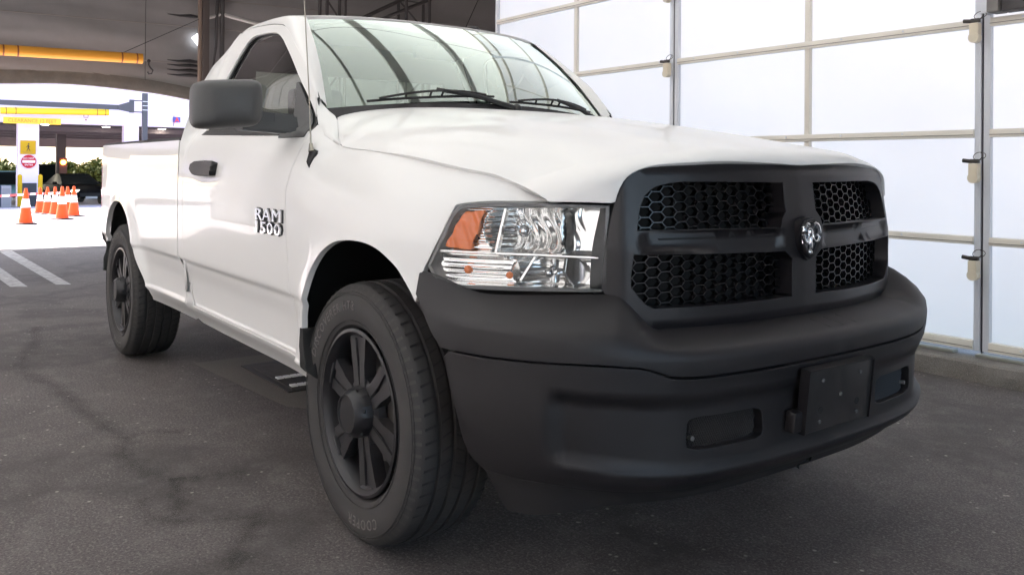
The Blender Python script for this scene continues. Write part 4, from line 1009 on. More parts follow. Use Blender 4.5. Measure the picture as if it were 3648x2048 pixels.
# roof
rf = [(-1.095,0),(-1.10,-.3),(-1.135,-.5),(-1.18,-.6),(-1.215,-.658),(-1.30,-.657),(-1.48,-.652),(-1.64,-.642),(-1.76,-.632),(-1.87,-.617),(-1.97,-.59),(-1.99,-.3),(-1.995,0)]
rf = rf + [(x, -y) for x, y in rf[-2:0:-1]]
rp = pan('roof', roof, rf, step=.06, depth=.02, outside=(-1.4, 0, 0))
bm = MB(); bm.sph((0, 0, 0), .05, (1.3, .8, .55), 20, 12); bm.build('roof_antenna', BLK, rp, 60, loc=(-1.42, .40, 1.925))
# bonnet
HE = [(-.3,-.012),(-.56,-.018),(-.640,-.008),(-.70,.012),(-.735,.038),(-.7502,.0667),(-.7855,.1365),(-.825,.222),(-.848,.290)] + HOOD_SIDE + HOOD_LAMP + HOOD_GRILLE
HE = HE + [(-y, t) for y, t in HE[-2::-1]]
pan('bonnet', hood, HE, bstep=.018, step=.032, depth=.02, outside=(0, 0, .3))
# windscreen with its black border
def scr(u, v, off=0.0): return screen(u, v, off)
so_ = [(-1,.012),(-.9,-.035),(-.5,-.04),(0,-.04),(.5,-.04),(.9,-.035),(1,.012),(1,.35),(1,.7),(1,.985),(.9,.99),(.5,.99),(0,.99),(-.5,.99),(-.9,.99),(-1,.985),(-1,.7),(-1,.35)]
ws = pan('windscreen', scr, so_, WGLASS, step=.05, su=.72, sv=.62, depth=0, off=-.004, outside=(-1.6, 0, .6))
inn = smooth_poly([(-.93,.05),(-.80,.035),(0,.03),(.80,.035),(.93,.05),(.945,.35),(.955,.7),(.95,.90),(.90,.945),(.5,.955),(0,.957),(-.5,.955),(-.90,.945),(-.95,.90),(-.955,.7),(-.945,.35)], 3, 60)
pan('screen_border', scr, so_, SEAL, holes=[inn], step=.05, su=.72, sv=.62, depth=.004, off=-.0085, outside=(-1.6, 0, .6), parent=ws)
# cowl strip below the glass
bm = MB(); rows = []
for u in np.linspace(-1, 1, 25):
    p = screen(u, -.04); q = screen(u, .02)
    rows.append([bm.bm.verts.new(q + np.array([0.01, 0, .006])), bm.bm.verts.new(p + np.array([.012, 0, .004])), bm.bm.verts.new(p + np.array([.06, 0, -.035]))])
for r0, r1 in zip(rows[:-1], rows[1:]):
    for k in range(2): bm.bm.faces.new((r0[k], r1[k], r1[k+1], r0[k+1]))
bm.build('cowl_panel', BLK, truck, 60)
# wipers
def wiper(parts):
    piv, a, b, mid = parts
    piv, a, b, mid = [screen(*q[:2], q[2]) for q in (piv, a, b, mid)]
    bm = MB()
    pts = [Vector(a)*(1-t) + Vector(b)*t for t in np.linspace(0, 1, 12)]
    pts = [Vector(screen(*(np.array(parts[1][:2])*(1-t) + np.array(parts[2][:2])*t), .016)) for t in np.linspace(0, 1, 12)]
    bm.tube(pts, .006, 6)
    bow = [Vector(screen(*(np.array(parts[1][:2])*(1-t) + np.array(parts[2][:2])*t), .018 + .030*math.sin(math.pi*t))) for t in np.linspace(.08, .92, 10)]
    bm.tube(bow, .0055, 6)
    for k in (2, 4, 5, 7): bm.tube([pts[k+1], bow[k]], .005, 6)
    w = bm.build('wiper', SEAL, truck, 50)
    bm = MB(); bm.tube([Vector(piv), Vector(piv)*.5 + Vector(mid)*.5 + Vector((0, 0, .012)), Vector(mid)], [.014, .010, .008], 8)
    bm.sph(Vector(piv), .022); bm.build('wiper_arm', SEAL, w, 50)
wiper(((.10, -.03, .02), (-.78, .04, .01), (-.02, .075, .01), (-.40, .075, .045)))
wiper(((.86, -.03, .02), (.08, .035, .01), (.80, .06, .01), (.45, .055, .045)))

# ---------------------------------------------------------------- cab back, floor, interior
bm = MB()
bk = [(-.80,1.31),(-.745,1.70),(-.66,1.835),(-.55,1.868),(0,1.885),(.55,1.868),(.66,1.835),(.745,1.70),(.80,1.31)]
rw = [(-.62,1.42),(-.60,1.70),(.60,1.70),(.62,1.42)]
def flatx(x0):
    return lambda u, v, off=0.0: np.array([x0 - off - .02*(v - 1.3), u, v])
cb = pan('cab_back', flatx(-2.02), [(-.93,.55),(-.955,1.0),(-.93,1.25),(-.89,1.33)] + bk[1:-1] + [(.89,1.33),(.93,1.25),(.955,1.0),(.93,.55)], holes=[rw], step=.15, bstep=.08, depth=.03, outside=(0, 0, 1))
pan('rear_window', flatx(-2.012), [(-.63,1.41),(-.61,1.71),(.61,1.71),(.63,1.41)], SGLASS, step=.3, depth=0, outside=(0, 0, 1), parent=cb)
pan('cab_lining', flatx(-1.985), [(-.90,.52),(-.92,1.0),(-.90,1.25),(-.86,1.33)] + [(y*.985, z - .012) for y, z in bk[1:-1]] + [(.86,1.33),(.90,1.25),(.92,1.0),(.90,.52)], DASH, holes=[[(y*.97, z + (.012 if z < 1.5 else -.012)) for y, z in rw]], step=.15, bstep=.08, depth=-.03, outside=(0, 0, 1), parent=cb)
MB().b2((-1.94,-.80,.46),(-.62,.80,.50)).build('cab_floor', DASH, truck)
# headliner and door cards
bm = MB(); rows = []
for x in np.linspace(-1.90, -1.20, 6): rows.append([bm.bm.verts.new(roof(x, y, -.05)) for y in np.linspace(-.60, .60, 9)])
for r0, r1 in zip(rows[:-1], rows[1:]):
    for k in range(8): bm.bm.faces.new((r0[k], r0[k+1], r1[k+1], r1[k]))
bm.build('headliner', mat('headliner', (.10, .098, .09), .95), truck, 60)
for sg in (-1, 1): MB().b2((-1.92, sg*.85, .50), (-.66, sg*.80, 1.27), .02).build('door_card', DASH, truck, 40)
seat = MB().b2((-1.62,-.66,.62),(-1.12,.66,.86), .05).build('seat', CLOTH, truck, 50)
for y in (-.36, .36):
    bm = MB(); bm.box((-1.66, y, 1.12), (.16, .52, .62), Matrix.Rotation(R(-12), 3, 'Y'), .05); bm.build('backrest', CLOTH, seat, 50)
    bm = MB(); bm.box((-1.73, y, 1.50), (.11, .28, .17), Matrix.Rotation(R(-8), 3, 'Y'), .04); bm.build('headrest', CLOTH, seat, 50)
bm = MB(); bm.b2((-1.0,-.80,.75),(-.70,.80,1.24), .05); bm.b2((-.93,-.80,1.15),(-.60,.80,1.31), .04); bm.b2((-1.04,.18,1.05),(-.85,.60,1.34), .06)
bm.build('dashboard', DASH, truck, 50)
bm = MB(); c = Vector((-1.12, .40, 1.22)); ax = Vector((-.90, 0, .44)).normalized(); e1 = Vector((0, 1, 0)); e2 = ax.cross(e1)
ring = [c + (e1*math.cos(a) + e2*math.sin(a))*.19 for a in np.linspace(0, 2*math.pi, 28, endpoint=False)]
bm.tube(ring, .015, 8, True)
for a in (0, math.pi, -math.pi/2): bm.tube([c, c + (e1*math.cos(a) + e2*math.sin(a))*.19], .014, 6)
bm.cyl(c + ax*.02, c - ax*.05, .06); bm.cyl(c, c - ax*.35, .03)
bm.build('steering_wheel', mat('wheel_black', (.03, .03, .03), .5), truck, 50)
bm = MB(); bm.box((-1.13, 0, 1.74), (.03, .24, .065), Matrix.Rotation(R(-10), 3, 'Y'), .012); bm.cyl((-1.12, 0, 1.76), (-1.12, 0, 1.83), .012); bm.build('rear_view_mirror', SEAL, truck, 50)
# frame parts, plus boxes added to block light in the nose and underside
bm = MB(); bm.b2((-.55,-.56,.42),(.76,.56,1.05)); bm.b2((-.60,-.74,.42),(-.50,.74,1.25)); bm.b2((-4.0,-.42,.50),(.70,-.34,.62)); bm.b2((-4.0,.34,.50),(.70,.42,.62))
bm.b2((-2.05,-.80,.42),(-.45,.80,.47)); bm.b2((-2.7,-.25,.40),(-.9,.1,.55)); bm.cyl((-3.9,.25,.42),(-1.2,.25,.42),.04)
bm.cyl((-3.3,-.75,.41),(-3.3,.75,.41),.05); bm.sph((-3.3,0,.41),.14); bm.b2((-.06,-.70,.36),(.06,.70,.43)); bm.b2((.30,-.50,.40),(.76,.50,.46))
bm.build('chassis_light_block', DARK, truck)
# cargo bed inner box
bm = MB(); W_ = .80
bm.b2((-4.06,-W_,.74),(-2.07,W_,.76)); bm.b2((-2.09,-.88,.52),(-2.06,.88,1.30))
for sg in (-1, 1): bm.b2((-4.06,sg*W_,.76),(-2.07,sg*(W_+.015),1.30)); bm.b2((-3.72,sg*.60,.76),(-2.88,sg*W_,1.0))
bm.build('bed_liner', BLK, truck)
for sg in (-1, 1):
    bm = MB(); rows = []
    for x in np.linspace(-2.05, -4.10, 14):
        w = -side(x, BEDTOP)[1] - .003
        rows.append([bm.bm.verts.new((x, sg*w, BEDTOP + .001)), bm.bm.verts.new((x, sg*(w - .008), BEDTOP + .018)), bm.bm.verts.new((x, sg*(w - .10), BEDTOP + .018)), bm.bm.verts.new((x, sg*(w - .10), BEDTOP - .03))])
    for r0, r1 in zip(rows[:-1], rows[1:]):
        for k in range(3): bm.bm.faces.new((r0[k], r0[k+1], r1[k+1], r1[k]))
    bm.build('bed_rail_cap', BLK, truck, 40)
tg = MB().b2((-4.16,-.84,.80),(-4.11,.84,1.31), .015).build('tailgate', PAINT, truck, 40)
MB().b2((-4.18,-.12,1.20),(-4.155,.12,1.26), .01).build('tailgate_handle', BLK, tg, 40)
bm = MB(); rows = []
for y in np.linspace(-.82, .82, 31):
    a = abs(y); x = -4.30 + .16 * (a/.82)**5
    rows.append([bm.bm.verts.new((x + .02, y, .74)), bm.bm.verts.new((x, y, .72)), bm.bm.verts.new((x, y, .58)), bm.bm.verts.new((x + .05, y, .54)), bm.bm.verts.new((x + .16, y*.98, .54))])
for r0, r1 in zip(rows[:-1], rows[1:]):
    for k in range(4): bm.bm.faces.new((r0[k], r0[k+1], r1[k+1], r1[k]))
for sg in (-1, 1):
    rows = []
    for t in np.linspace(0, 1, 10):
        x = -4.12 + .42*t; zt = .74 - .225*t; w = -side(x, max(zt, .52))[1]
        rows.append([bm.bm.verts.new((x, sg*(w - .004), zt)), bm.bm.verts.new((x, sg*(w + .004), zt - .01)), bm.bm.verts.new((x - .004, sg*(w - .002), zt - .040*(1-t) - .012)), bm.bm.verts.new((x - .004, sg*(w - .12), zt - .06))])
    for r0, r1 in zip(rows[:-1], rows[1:]):
        for k in range(3): bm.bm.faces.new((r0[k], r0[k+1], r1[k+1], r1[k]))
bm.build('rear_bumper', DARK, truck, 30)

# ---------------------------------------------------------------- grille
GO = [(0,1.204),(-.15,1.2055),(-.2746,1.206),(-.4405,1.2026),(-.5391,1.193),(-.5866,1.1795),(-.6163,1.1621),(-.6367,1.1416),(-.6544,1.1008),(-.6699,1.036),(-.6818,.9756),(-.6872,.8945),(-.687,.8702),(-.679,.8562),(-.6294,.8099),(-.5769,.7651),(-.561,.7602),(-.3553,.7593),(-.0449,.7582)]
GO = smooth_poly(GO + [(-s, z) for s, z in GO[:0:-1]], 3, 25)
HU = [(-.070,1.150),(-.2816,1.152),(-.4448,1.1524),(-.5044,1.1467),(-.5429,1.1366),(-.572,1.115),(-.588,1.08),(-.5985,1.026),(-.5985,1.0225),(-.2976,1.0195),(-.100,1.0165),(-.090,1.045),(-.070,1.065)]
HL = [(-.088,.9525),(-.4096,.9600),(-.609,.9625),(-.6165,.911),(-.617,.8746),(-.5773,.8300),(-.5523,.8180),(-.3009,.8150),(-.055,.8190),(-.055,.93)]
holes = []
for H in (HU, HL):
    H = smooth_poly(H, 3, 22); holes += [H, [(-s, z) for s, z in H]]
def nose_g(s, z, off=0.0):
    # the cross bar sits a little behind the frame and is crowned; the upright swells at the badge
    a = abs(s)
    bar = .012 * sst(.031, .024, abs(z - .990)) * sst(.60, .56, a) * sst(.09, .12, a)
    fr = -.010 * sst(.55, .62, a) * 0
    lip = .006 * sst(.16, .0, min([abs(z - 1.205), 9]))
    bev = -.012 * sst(.62, .69, a) - .010 * sst(1.18, 1.208, z) - .012 * sst(.79, .758, z)
    return nose(s, z, off + .012 - bar * 1.2 + bev)
gr = pan('grille_frame', nose_g, GO, GRL, holes=holes, step=.022, depth=.05, hole_depth=.062, wall=(-1, 0, 0), outside=(-.5, 0, .95))
# honeycomb behind each opening
def honeycomb(H, flipx):
    px_, pz = .0385, .0275; a_, b_ = .0155, .012
    bm = bmesh.new(); seen = set()
    Hb = np.array(H); lo = Hb.min(0) - .03; hi = Hb.max(0) + .03
    cen = Hb.mean(0); out = [tuple(cen + (np.array(p) - cen) * (1 + .012/max(.05, np.linalg.norm(np.array(p) - cen)))) for p in H]
    segs = set()
    for i in range(int((hi[0]-lo[0])/px_) + 2):
        for j in range(int((hi[1]-lo[1])/pz) + 2):
            cx = lo[0] + i*px_; cz = lo[1] + j*pz + (pz/2 if i % 2 else 0)
            v = [(cx - px_/3, cz + pz/2), (cx + px_/3, cz + pz/2), (cx + px_*2/3, cz), (cx + px_/3, cz - pz/2), (cx - px_/3, cz - pz/2), (cx - px_*2/3, cz)]
            for k in range(6):
                p, q = v[k], v[(k+1) % 6]; key = tuple(sorted([(round(p[0], 3), round(p[1], 3)), (round(q[0], 3), round(q[1], 3))]))
                segs.add(key)
    segs = [s for s in segs if inside(np.array([[(s[0][0]+s[1][0])/2, (s[0][1]+s[1][1])/2]]), out)[0]]
    w = .0021
    for (p, q) in segs:
        d = np.array(q) - np.array(p); L = np.linalg.norm(d); d /= L; n = np.array([-d[1], d[0]]) * w
        P = []
        for pt in (np.array(p) - d*.001, np.array(q) + d*.001):
            for off, k in ((-.052, 1.0), (-.032, .55)):
                for s_ in (-1, 1):
                    P.append(bm.verts.new(nose(*(pt + n*s_*k), off)))
        # P: [p back-, p back+, p front-, p front+, q ...]
        bm.faces.new((P[2], P[3], P[7], P[6])); bm.faces.new((P[0], P[2], P[6], P[4])); bm.faces.new((P[1], P[5], P[7], P[3]))
    bmesh.ops.recalc_face_normals(bm, faces=bm.faces[:])
    me = bpy.data.meshes.new('honeycomb'); bm.to_mesh(me); bm.free(); me.materials.append(MESHB)
    o = link('honeycomb', me, gr); o['kind'] = 'stuff'
    return o
for H in holes: honeycomb(H, 0)
# black shroud behind the openings
pan('grille_shroud', nose, [(s*1.0, z) for s, z in [(-.63,.79),(-.66,.90),(-.63,1.14),(-.50,1.175),(.50,1.175),(.63,1.14),(.66,.90),(.63,.79)]], DARK, step=.08, depth=0, off=-.11, outside=(-.5, 0, .95), parent=gr)
# bar crease lines
for sg in (-1, 1):
    bm = MB(); bm.tube([nose_g(sg*s, .999 + .001*s, .0015) for s in np.linspace(.13, .53, 16)], .0022, 6); bm.build('bar_crease', GRL, gr, 60)
# ram's head badge on a shield
def shield(k=1.0):
    P = [(-.030,.056),(-.012,.061),(.012,.061),(.030,.056),(.041,.043),(.044,.024),(.0445,-.002),(.042,-.018),(.030,-.040),(.012,-.058),(0,-.064),(-.012,-.058),(-.030,-.040),(-.042,-.018),(-.0445,-.002),(-.044,.024),(-.041,.043)]
    return [(x*k, z*k) for x, z in P]
BX = .985; BZ = .986
def bplane(pts, x, zc=BZ): return [(x, y, zc + z) for y, z in pts]
bm = MB(); bm.prism(bplane(shield(1.0), BX - .05), (.046, 0, 0)); bd = bm.build('badge', GRL, gr, 30)
bm = MB()
o1 = shield(.93); o2 = shield(.80); n = len(o1)
A = [bm.bm.verts.new((BX + .000, *q)) for q in [(y, BZ + z) for y, z in o1]]; Bq = [bm.bm.verts.new((BX + .008, y, BZ + z)) for y, z in shield(.90)]; Cq = [bm.bm.verts.new((BX + .008, y, BZ + z)) for y, z in shield(.85)]; Dq = [bm.bm.verts.new((BX - .001, y, BZ + z)) for y, z in o2]
for a, b in ((A, Bq), (Bq, Cq), (Cq, Dq)):
    for i in range(n): bm.bm.faces.new((a[i], a[(i+1) % n], b[(i+1) % n], b[i]))
bm.build('badge_rim', GRL, bd, 30)
bm = MB(); bm.prism([(BX - .006, y, BZ + z) for y, z in shield(.79)], (.006, 0, 0)); bm.build('badge_field', mat('smoked_chrome', (.30, .31, .33), .16, metal=1), bd, 30)
bm = MB()                                        # the head: brow, muzzle and two curled horns
bm.sph((BX, 0, BZ + .018), .014, (.6, .9, 1.1)); bm.sph((BX + .001, 0, BZ - .012), .012, (.6, .75, 2.1)); bm.sph((BX + .002, 0, BZ - .040), .009, (.6, 1.0, .9))
for sg in (-1, 1):
    horn = []
    for t in np.linspace(0, 1, 18):
        a = R(118 - 330*t); rr = .0255*(1 - .50*t)
        horn.append((BX + .002 + .004*math.sin(3*t), sg*(.0215 - .0 + rr*math.cos(a)*.82), BZ + .012 + rr*1.25*math.sin(a)))
    bm.tube(horn, [.0075*(1 - .72*t) for t in np.linspace(0, 1, 18)], 8)
    bm.sph((BX, sg*.013, BZ - .004), .007, (.6, 1.1, .7))
bm.build('ram_head', CHR, bd, 60)
bm = MB()
for sg in (-1, 1): bm.tube([(BX + .002, sg*.0375, BZ + .036), (BX + .002, sg*.0385, BZ - .012)], .0028, 6)
bm.build('badge_edge', CHR, bd, 60)

# ---------------------------------------------------------------- bumper
SEAM = [(-1.2536,5.4038),(-1.1088,5.4184),(-.9771,5.4792),(-.8119,5.66),(-.716,5.68),(-.6772,5.65),(-.6426,5.50),(-.6123,5.3054),(-.575,5.24),(-.50,5.22),(-.43,5.22),(-.154,5.23),(0,5.24)]
seam_full = SEAM + [(-s, t) for s, t in SEAM[-2::-1]]
sm = cat([s for s, t in seam_full], [t for s, t in seam_full])
ss = np.linspace(-1.2536, 1.2536, 90)
su_line = [(float(s), float(sm(s)) + .06) for s in ss]; sl_line = [(float(s), float(sm(s)) - .10) for s in ss]
upper = su_line + [(1.30,6.1),(1.3821,7.19),(1.375,7.98),(1.1,8.0),(.3,8.0),(0,8.0),(-.3,8.0),(-1.1,8.0),(-1.375,7.98),(-1.3821,7.19),(-1.30,6.1)]
pan('bumper_cover', bump, upper, BLK, step=.024, su=1, sv=.055, depth=.022, bstep=.02, outside=(-.5, 0, .6))
INT = [(-.535,3.26),(-.540,3.62),(-.532,3.88),(-.505,3.93),(-.31,3.93),(-.281,3.84),(-.274,3.62),(-.274,3.30),(-.30,3.22),(-.50,3.20)]
intakes = [smooth_poly(INT, 3, 60)]; intakes.append([(-s, t) for s, t in intakes[0]])
lower = [(-1.1371,1.02),(-1.1631,1.4716),(-1.2081,3.70),(-1.243,5.1)] + sl_line[1:-1] + [(1.243,5.1),(1.2081,3.70),(1.1631,1.4716),(1.1371,1.02),(1.05,1.0),(.80,1.1),(.4,1.1),(0,1.1),(-.4,1.1),(-.80,1.1),(-1.05,1.0)]
lb = pan('bumper', bump, lower, BLK, holes=intakes, step=.02, su=1, sv=.055, depth=.03, hole_depth=.035, bstep=.016, outside=(-.5, 0, .6))
VAL = [(-1.1371,.98),(-1.123,.60),(-1.1095,.2588),(-1.09,.0),(-1.0,.06),(-.872,.29),(-.76,.52),(-.659,.60),(-.333,.55),(0,.6)]
val = VAL + [(-s, t) for s, t in VAL[-2::-1]] + [(1.05,.96),(.80,1.06),(0,1.06),(-.80,1.06),(-1.05,.96)]
pan('air_dam', bump, val, mat('worn_black', (.013, .012, .013), .6, noise=(8, .6, (.022, .020, .020))), step=.03, su=1, sv=.07, depth=.01, outside=(-.5, 0, .6))
for sg in (-1, 1):
    b_ = pan('intake_back', lambda s, t, off=0.0: bump(s, t, off), [(sg*.26,3.05),(sg*.26,4.05),(sg*.555,4.05),(sg*.555,3.05)], DARK, step=.06, su=1, sv=.055, depth=0, off=-.034, outside=(-.5, 0, .6), parent=lb)
    bm = MB()                                    # fine diagonal mesh
    for k in range(46):
        for d_ in (-1, 1):
            s0 = .275 + k*.0075; pts = []
            for q in np.linspace(0, 1, 4):
                s = s0 + d_*.05*(q-.5)
                if .277 < s < .534: pts.append(bump(sg*s, 3.20 + .72*q, -.022))
            if len(pts) > 1: bm.tube(pts, .0009, 4)
    o = bm.build('intake_mesh', GRL, b_, 60); o['kind'] = 'stuff'
    # small post in the outer corner of the opening
    MB().cyl(bump(sg*.515, 3.45, -.03), bump(sg*.515, 3.45, -.006), .006).build('intake_clip', GREYP, lb, 50)
# seam shadow filler, step rows on the upper face
pan('seam_shade', bump, [(float(s), float(sm(s)) + (.9 if abs(s) < 1.2 else .3)) for s in ss] + [(float(s), float(sm(s)) - .9) for s in ss[::-1]], DARK, step=.05, su=1, sv=.055, depth=0, off=-.026, outside=(-.5, 0, .6), parent=lb)
for k in range(3):
    s = .02 + k*.07
    bm = MB(); bm.tube([bump(s, 6.85, .001), bump(s - .03, 7.55, .001)], .0014, 4); bm.build('step_rib', BLK, truck, 60)
# plate holder
X = Vector((1, 0, -.10)).normalized(); Z = Vector((.10, 0, 1)).normalized(); O_ = Vector((1.082, 0, .553))
rot = Matrix((X, Vector((0, 1, 0)), Z)).transposed()
pl = MB(); pl.box(O_, (.008, .315, .178), rot, .006)
pb = pl.build('plate_holder', mat('holder_black', (.02, .019, .02), .35, noise=(14, .7, (.035, .033, .033)), bump=(60, .15, .001)), truck, 40)
bm = MB()
for dy in (-.156, .156): bm.box(O_ + Z*0 + Vector((0, dy, 0)) + X*-.006, (.030, .005, .178), rot)
bm.box(O_ + Z*.088 - X*.006, (.032, .315, .005), rot); bm.box(O_ - X*.024 + Z*.02, (.03, .20, .10), rot); bm.box(O_ - X*.020 - Z*.055 + Vector((0, -.02, 0)), (.035, .34, .06), rot, .01)
bm.build('holder_frame', GRL, pb, 40)
for y, z in ((-.09,.055),(.09,.055),(-.09,-.062),(.09,-.062),(.0,.004)):
    bm = MB(); bm.cyl(O_ + Z*z + X*.002 + Vector((0, y, 0)), O_ + Z*z + X*.008 + Vector((0, y, 0)), .0055, n=12); bm.build('screw', GREYP, pb, 40)
for y, z in ((-.088,-.030),(.088,-.030)):
    bm = MB(); bm.cyl(O_ + Z*z + X*.002 + Vector((0, y, 0)), O_ + Z*z + X*.0048 + Vector((0, y, 0)), .010, n=16); bm.build('slot', DARK, pb, 40)

# ---------------------------------------------------------------- headlights
LO = [(-.672,1.087),(-.8398,1.0895),(-.9865,1.0893),(-1.062,1.085),(-1.095,1.077),(-1.122,1.045),(-1.142,.995),(-1.188,.910),(-1.163,.8805),(-1.135,.8595),(-1.0352,.8575),(-.8714,.8595),(-.698,.8640),(-.676,.868)]
LOs = smooth_poly(LO, 3, 40)
LM = lambda p: p
def grow(poly, k):
    c = np.mean(poly, 0); return [tuple(c + (np.array(p) - c)*(1 + k/np.linalg.norm(np.array(p) - c))) for p in poly]
def bowl(s, z, c, rs, rz, dep):
    q = ((s - c[0])/rs)**2 + ((z - c[1])/rz)**2
    return dep*(1 - q) if q < 1 else 0.0
def refl(s, z, off=0.0):
    a = abs(s); d = .030
    d += bowl(a, z, (.900, 1.020), .125, .085, .085)
    d += bowl(a, z, (.830, .905), .110, .055, .060)
    if a < .80: d = max(d, .035) + .02*sst(.80, .78, a)
    # horizontal flutes in the outer third, small facets elsewhere
    d += .0020*math.sin(z*2*math.pi/.0150)*sst(.93, .97, a)*sst(1.16, 1.12, a)
    d += .0028*math.sin(a*2*math.pi/.036 + 3*math.sin(z*40))*sst(.72, .78, a)*sst(.97, .93, a)*sst(.95, .97, z)
    # shelf between the high and low chamber
    d -= .022*math.exp(-((z - .952)/.007)**2)
    if z < .875: d -= .022*sst(.876, .868, z)
    return nose(s, z, off - d)
for mir in (False, True):
    K = dict(mirror=mir, outside=(-.5, 0, .9))
    hl = pan('headlight', refl, grow(LOs, -.008), REFL, step=.0045, bstep=.009, depth=0, **K)
    pan('lamp_rim', nose, LOs, GREYP, holes=[grow(LOs, -.0085)], step=.02, bstep=.012, depth=.05, off=-.003, parent=hl, **K)
    pan('lens', nose, grow(LOs, -.003), LENS, step=.035, bstep=.02, depth=0, off=.003, parent=hl, **K)
    pan('amber_reflector', lambda s, z, off=0.0: nose(s, z, off - .012 - .004*math.sin((abs(s) - z*.4)*160)), [(-1.133,.968),(-1.090,1.050),(-1.075,1.063),(-1.022,1.068),(-1.035,1.02),(-1.055,.962)], AMB, step=.015, depth=.012, parent=hl, **K)
    pan('lamp_divider', nose, [(-1.155,.9535),(-1.150,.9565),(-.86,.9555),(-.70,.9520),(-.70,.9495),(-.86,.9525)], REFL, step=.02, depth=.02, off=-.010, parent=hl, **K)
    pan('lamp_divider', nose, [(-.983,.958),(-.960,1.075),(-.955,1.075),(-.977,.958)], REFL, step=.02, depth=.03, off=-.012, parent=hl, **K)
    pan('lamp_divider', nose, [(-.912,.885),(-.873,.948),(-.868,.948),(-.906,.885)], REFL, step=.02, depth=.03, off=-.012, parent=hl, **K)
    def cyl_in(s, z, off=0.0): return nose(s, z, off - .020 - .050*max(0, 1 - ((abs(s) - .735)/.062)**2) - .004*sst(.0, .0001, z)*0)
    BZ_ = mat('lamp_inner_chrome', (.80, .79, .77), .20, metal=1)
    pan('lamp_bezel', cyl_in, [(-.682,.872),(-.684,.946),(-.785,.948),(-.790,.905),(-.770,.872)], BZ_, step=.008, depth=.012, parent=hl, **K)
    pan('lamp_bezel', cyl_in, [(-.682,.960),(-.684,1.072),(-.795,1.074),(-.806,1.02),(-.786,.960)], BZ_, step=.008, depth=.012, parent=hl, **K)
    sg = 1 if mir else -1
    for s_, z_, r_, mm in ((.905,1.015,.017,CHR),(.835,.905,.013,CHR),(1.07,.905,.012,AMB),(.945,.895,.010,AMB)):
        a = Vector(nose(sg*s_, z_, -.085)); b = Vector(nose(sg*s_, z_, -.030))
        bm = MB(); bm.cyl(a, b, r_*.8, r_*.7, 14); bm.sph(b, r_); bm.build('bulb', mm, hl, 50)
    # side marker reflex under the amber
    for s_, w_ in ():
        pan('amber_strip', nose, [(-s_-w_,.885),(-s_-w_+.004,.945),(-s_+w_+.004,.945),(-s_+w_,.885)], AMB, step=.02, depth=.008, off=-.024, parent=hl, **K)

# ---------------------------------------------------------------- mirrors
for sg in (-1, 1):
    bm = MB()
    rows = []
    # head: rounded box, front (camera) side swelling forward
    N = 32
    secs = [(-.020,.80,.80),(.0,.93,.93),(.03,1,1),(.07,1.0,1.0),(.105,.93,.95),(.128,.78,.84),(.14,.5,.6),(.144,.18,.25)]
    for dx, ky, kz in secs:
        r = []
        for k in range(N):
            a = 2*math.pi*k/N; c, s = math.cos(a), math.sin(a); e = .36
            y = math.copysign(abs(c)**e, c)*.116*ky; z = math.copysign(abs(s)**e, s)*.088*kz
            z += -.010*(y/.135) * 1.0 + (.010 if z > 0 else 0)*(y/.116)*0
            r.append(bm.bm.verts.new((-.70 + dx - .03*(y/.135), sg*(1.172 + y*1.0), 1.409 + z)))
        rows.append(r)
    for r0, r1 in zip(rows[:-1], rows[1:]):
        for k in range(N): bm.bm.faces.new((r0[k], r0[(k+1) % N], r1[(k+1) % N], r1[k]))
    bm.bm.faces.new(rows[0]); bm.bm.faces.new(rows[-1])
    mh = bm.build('wing_mirror', mat('mirror_grey', (.055, .055, .055), .48, bump=(700, .25, .0006)), truck, 70)
    bm = MB(); bm.box((-.724, sg*1.172, 1.402), (.006, .20, .145), None, .002); bm.build('mirror_glass', CHR, mh, 40)
    bm = MB()
    bm.prism([(-.735, sg*1.12, 1.392),(-.735, sg*1.04, 1.388),(-.735, sg*.905, 1.382),(-.735, sg*.895, 1.325),(-.735, sg*.94, 1.308),(-.735, sg*1.12, 1.318)], (.100, 0, 0))
    bmesh.ops.bevel(bm.bm, geom=bm.bm.edges[:], offset=.010, segments=2, affect='EDGES')
    bm.box((-.634, sg*1.045, 1.349), (.004, .10, .003)); bm.box((-.634, sg*.995, 1.366), (.004, .003, .034))
    bm.build('mirror_arm', GREYP if False else MAT['mirror_grey'], mh, 50)
    if sg > 0:                                   # the far mirror is folded back against the door
        mh.location = (0, 0, 0)
        piv = Vector((-.70, .92, 1.36))
        Mx = Matrix.Translation(piv) @ Matrix.Rotation(R(62), 4, 'Z') @ Matrix.Translation(-piv)
        for q_ in [mh]: q_.matrix_world = Matrix.Translation((-.30, -.04, -.08)) @ Mx
    # sail
    q = [(-.622,1.300),(-.640,1.325),(-.700,1.385),(-.872,1.530),(-.885,1.528),(-.835,1.41),(-.815,1.315),(-.81,1.300)]
    pan('mirror_sail', side, q, MAT['mirror_grey'], step=.04, depth=.02, off=.006, mirror=(sg > 0), parent=truck)

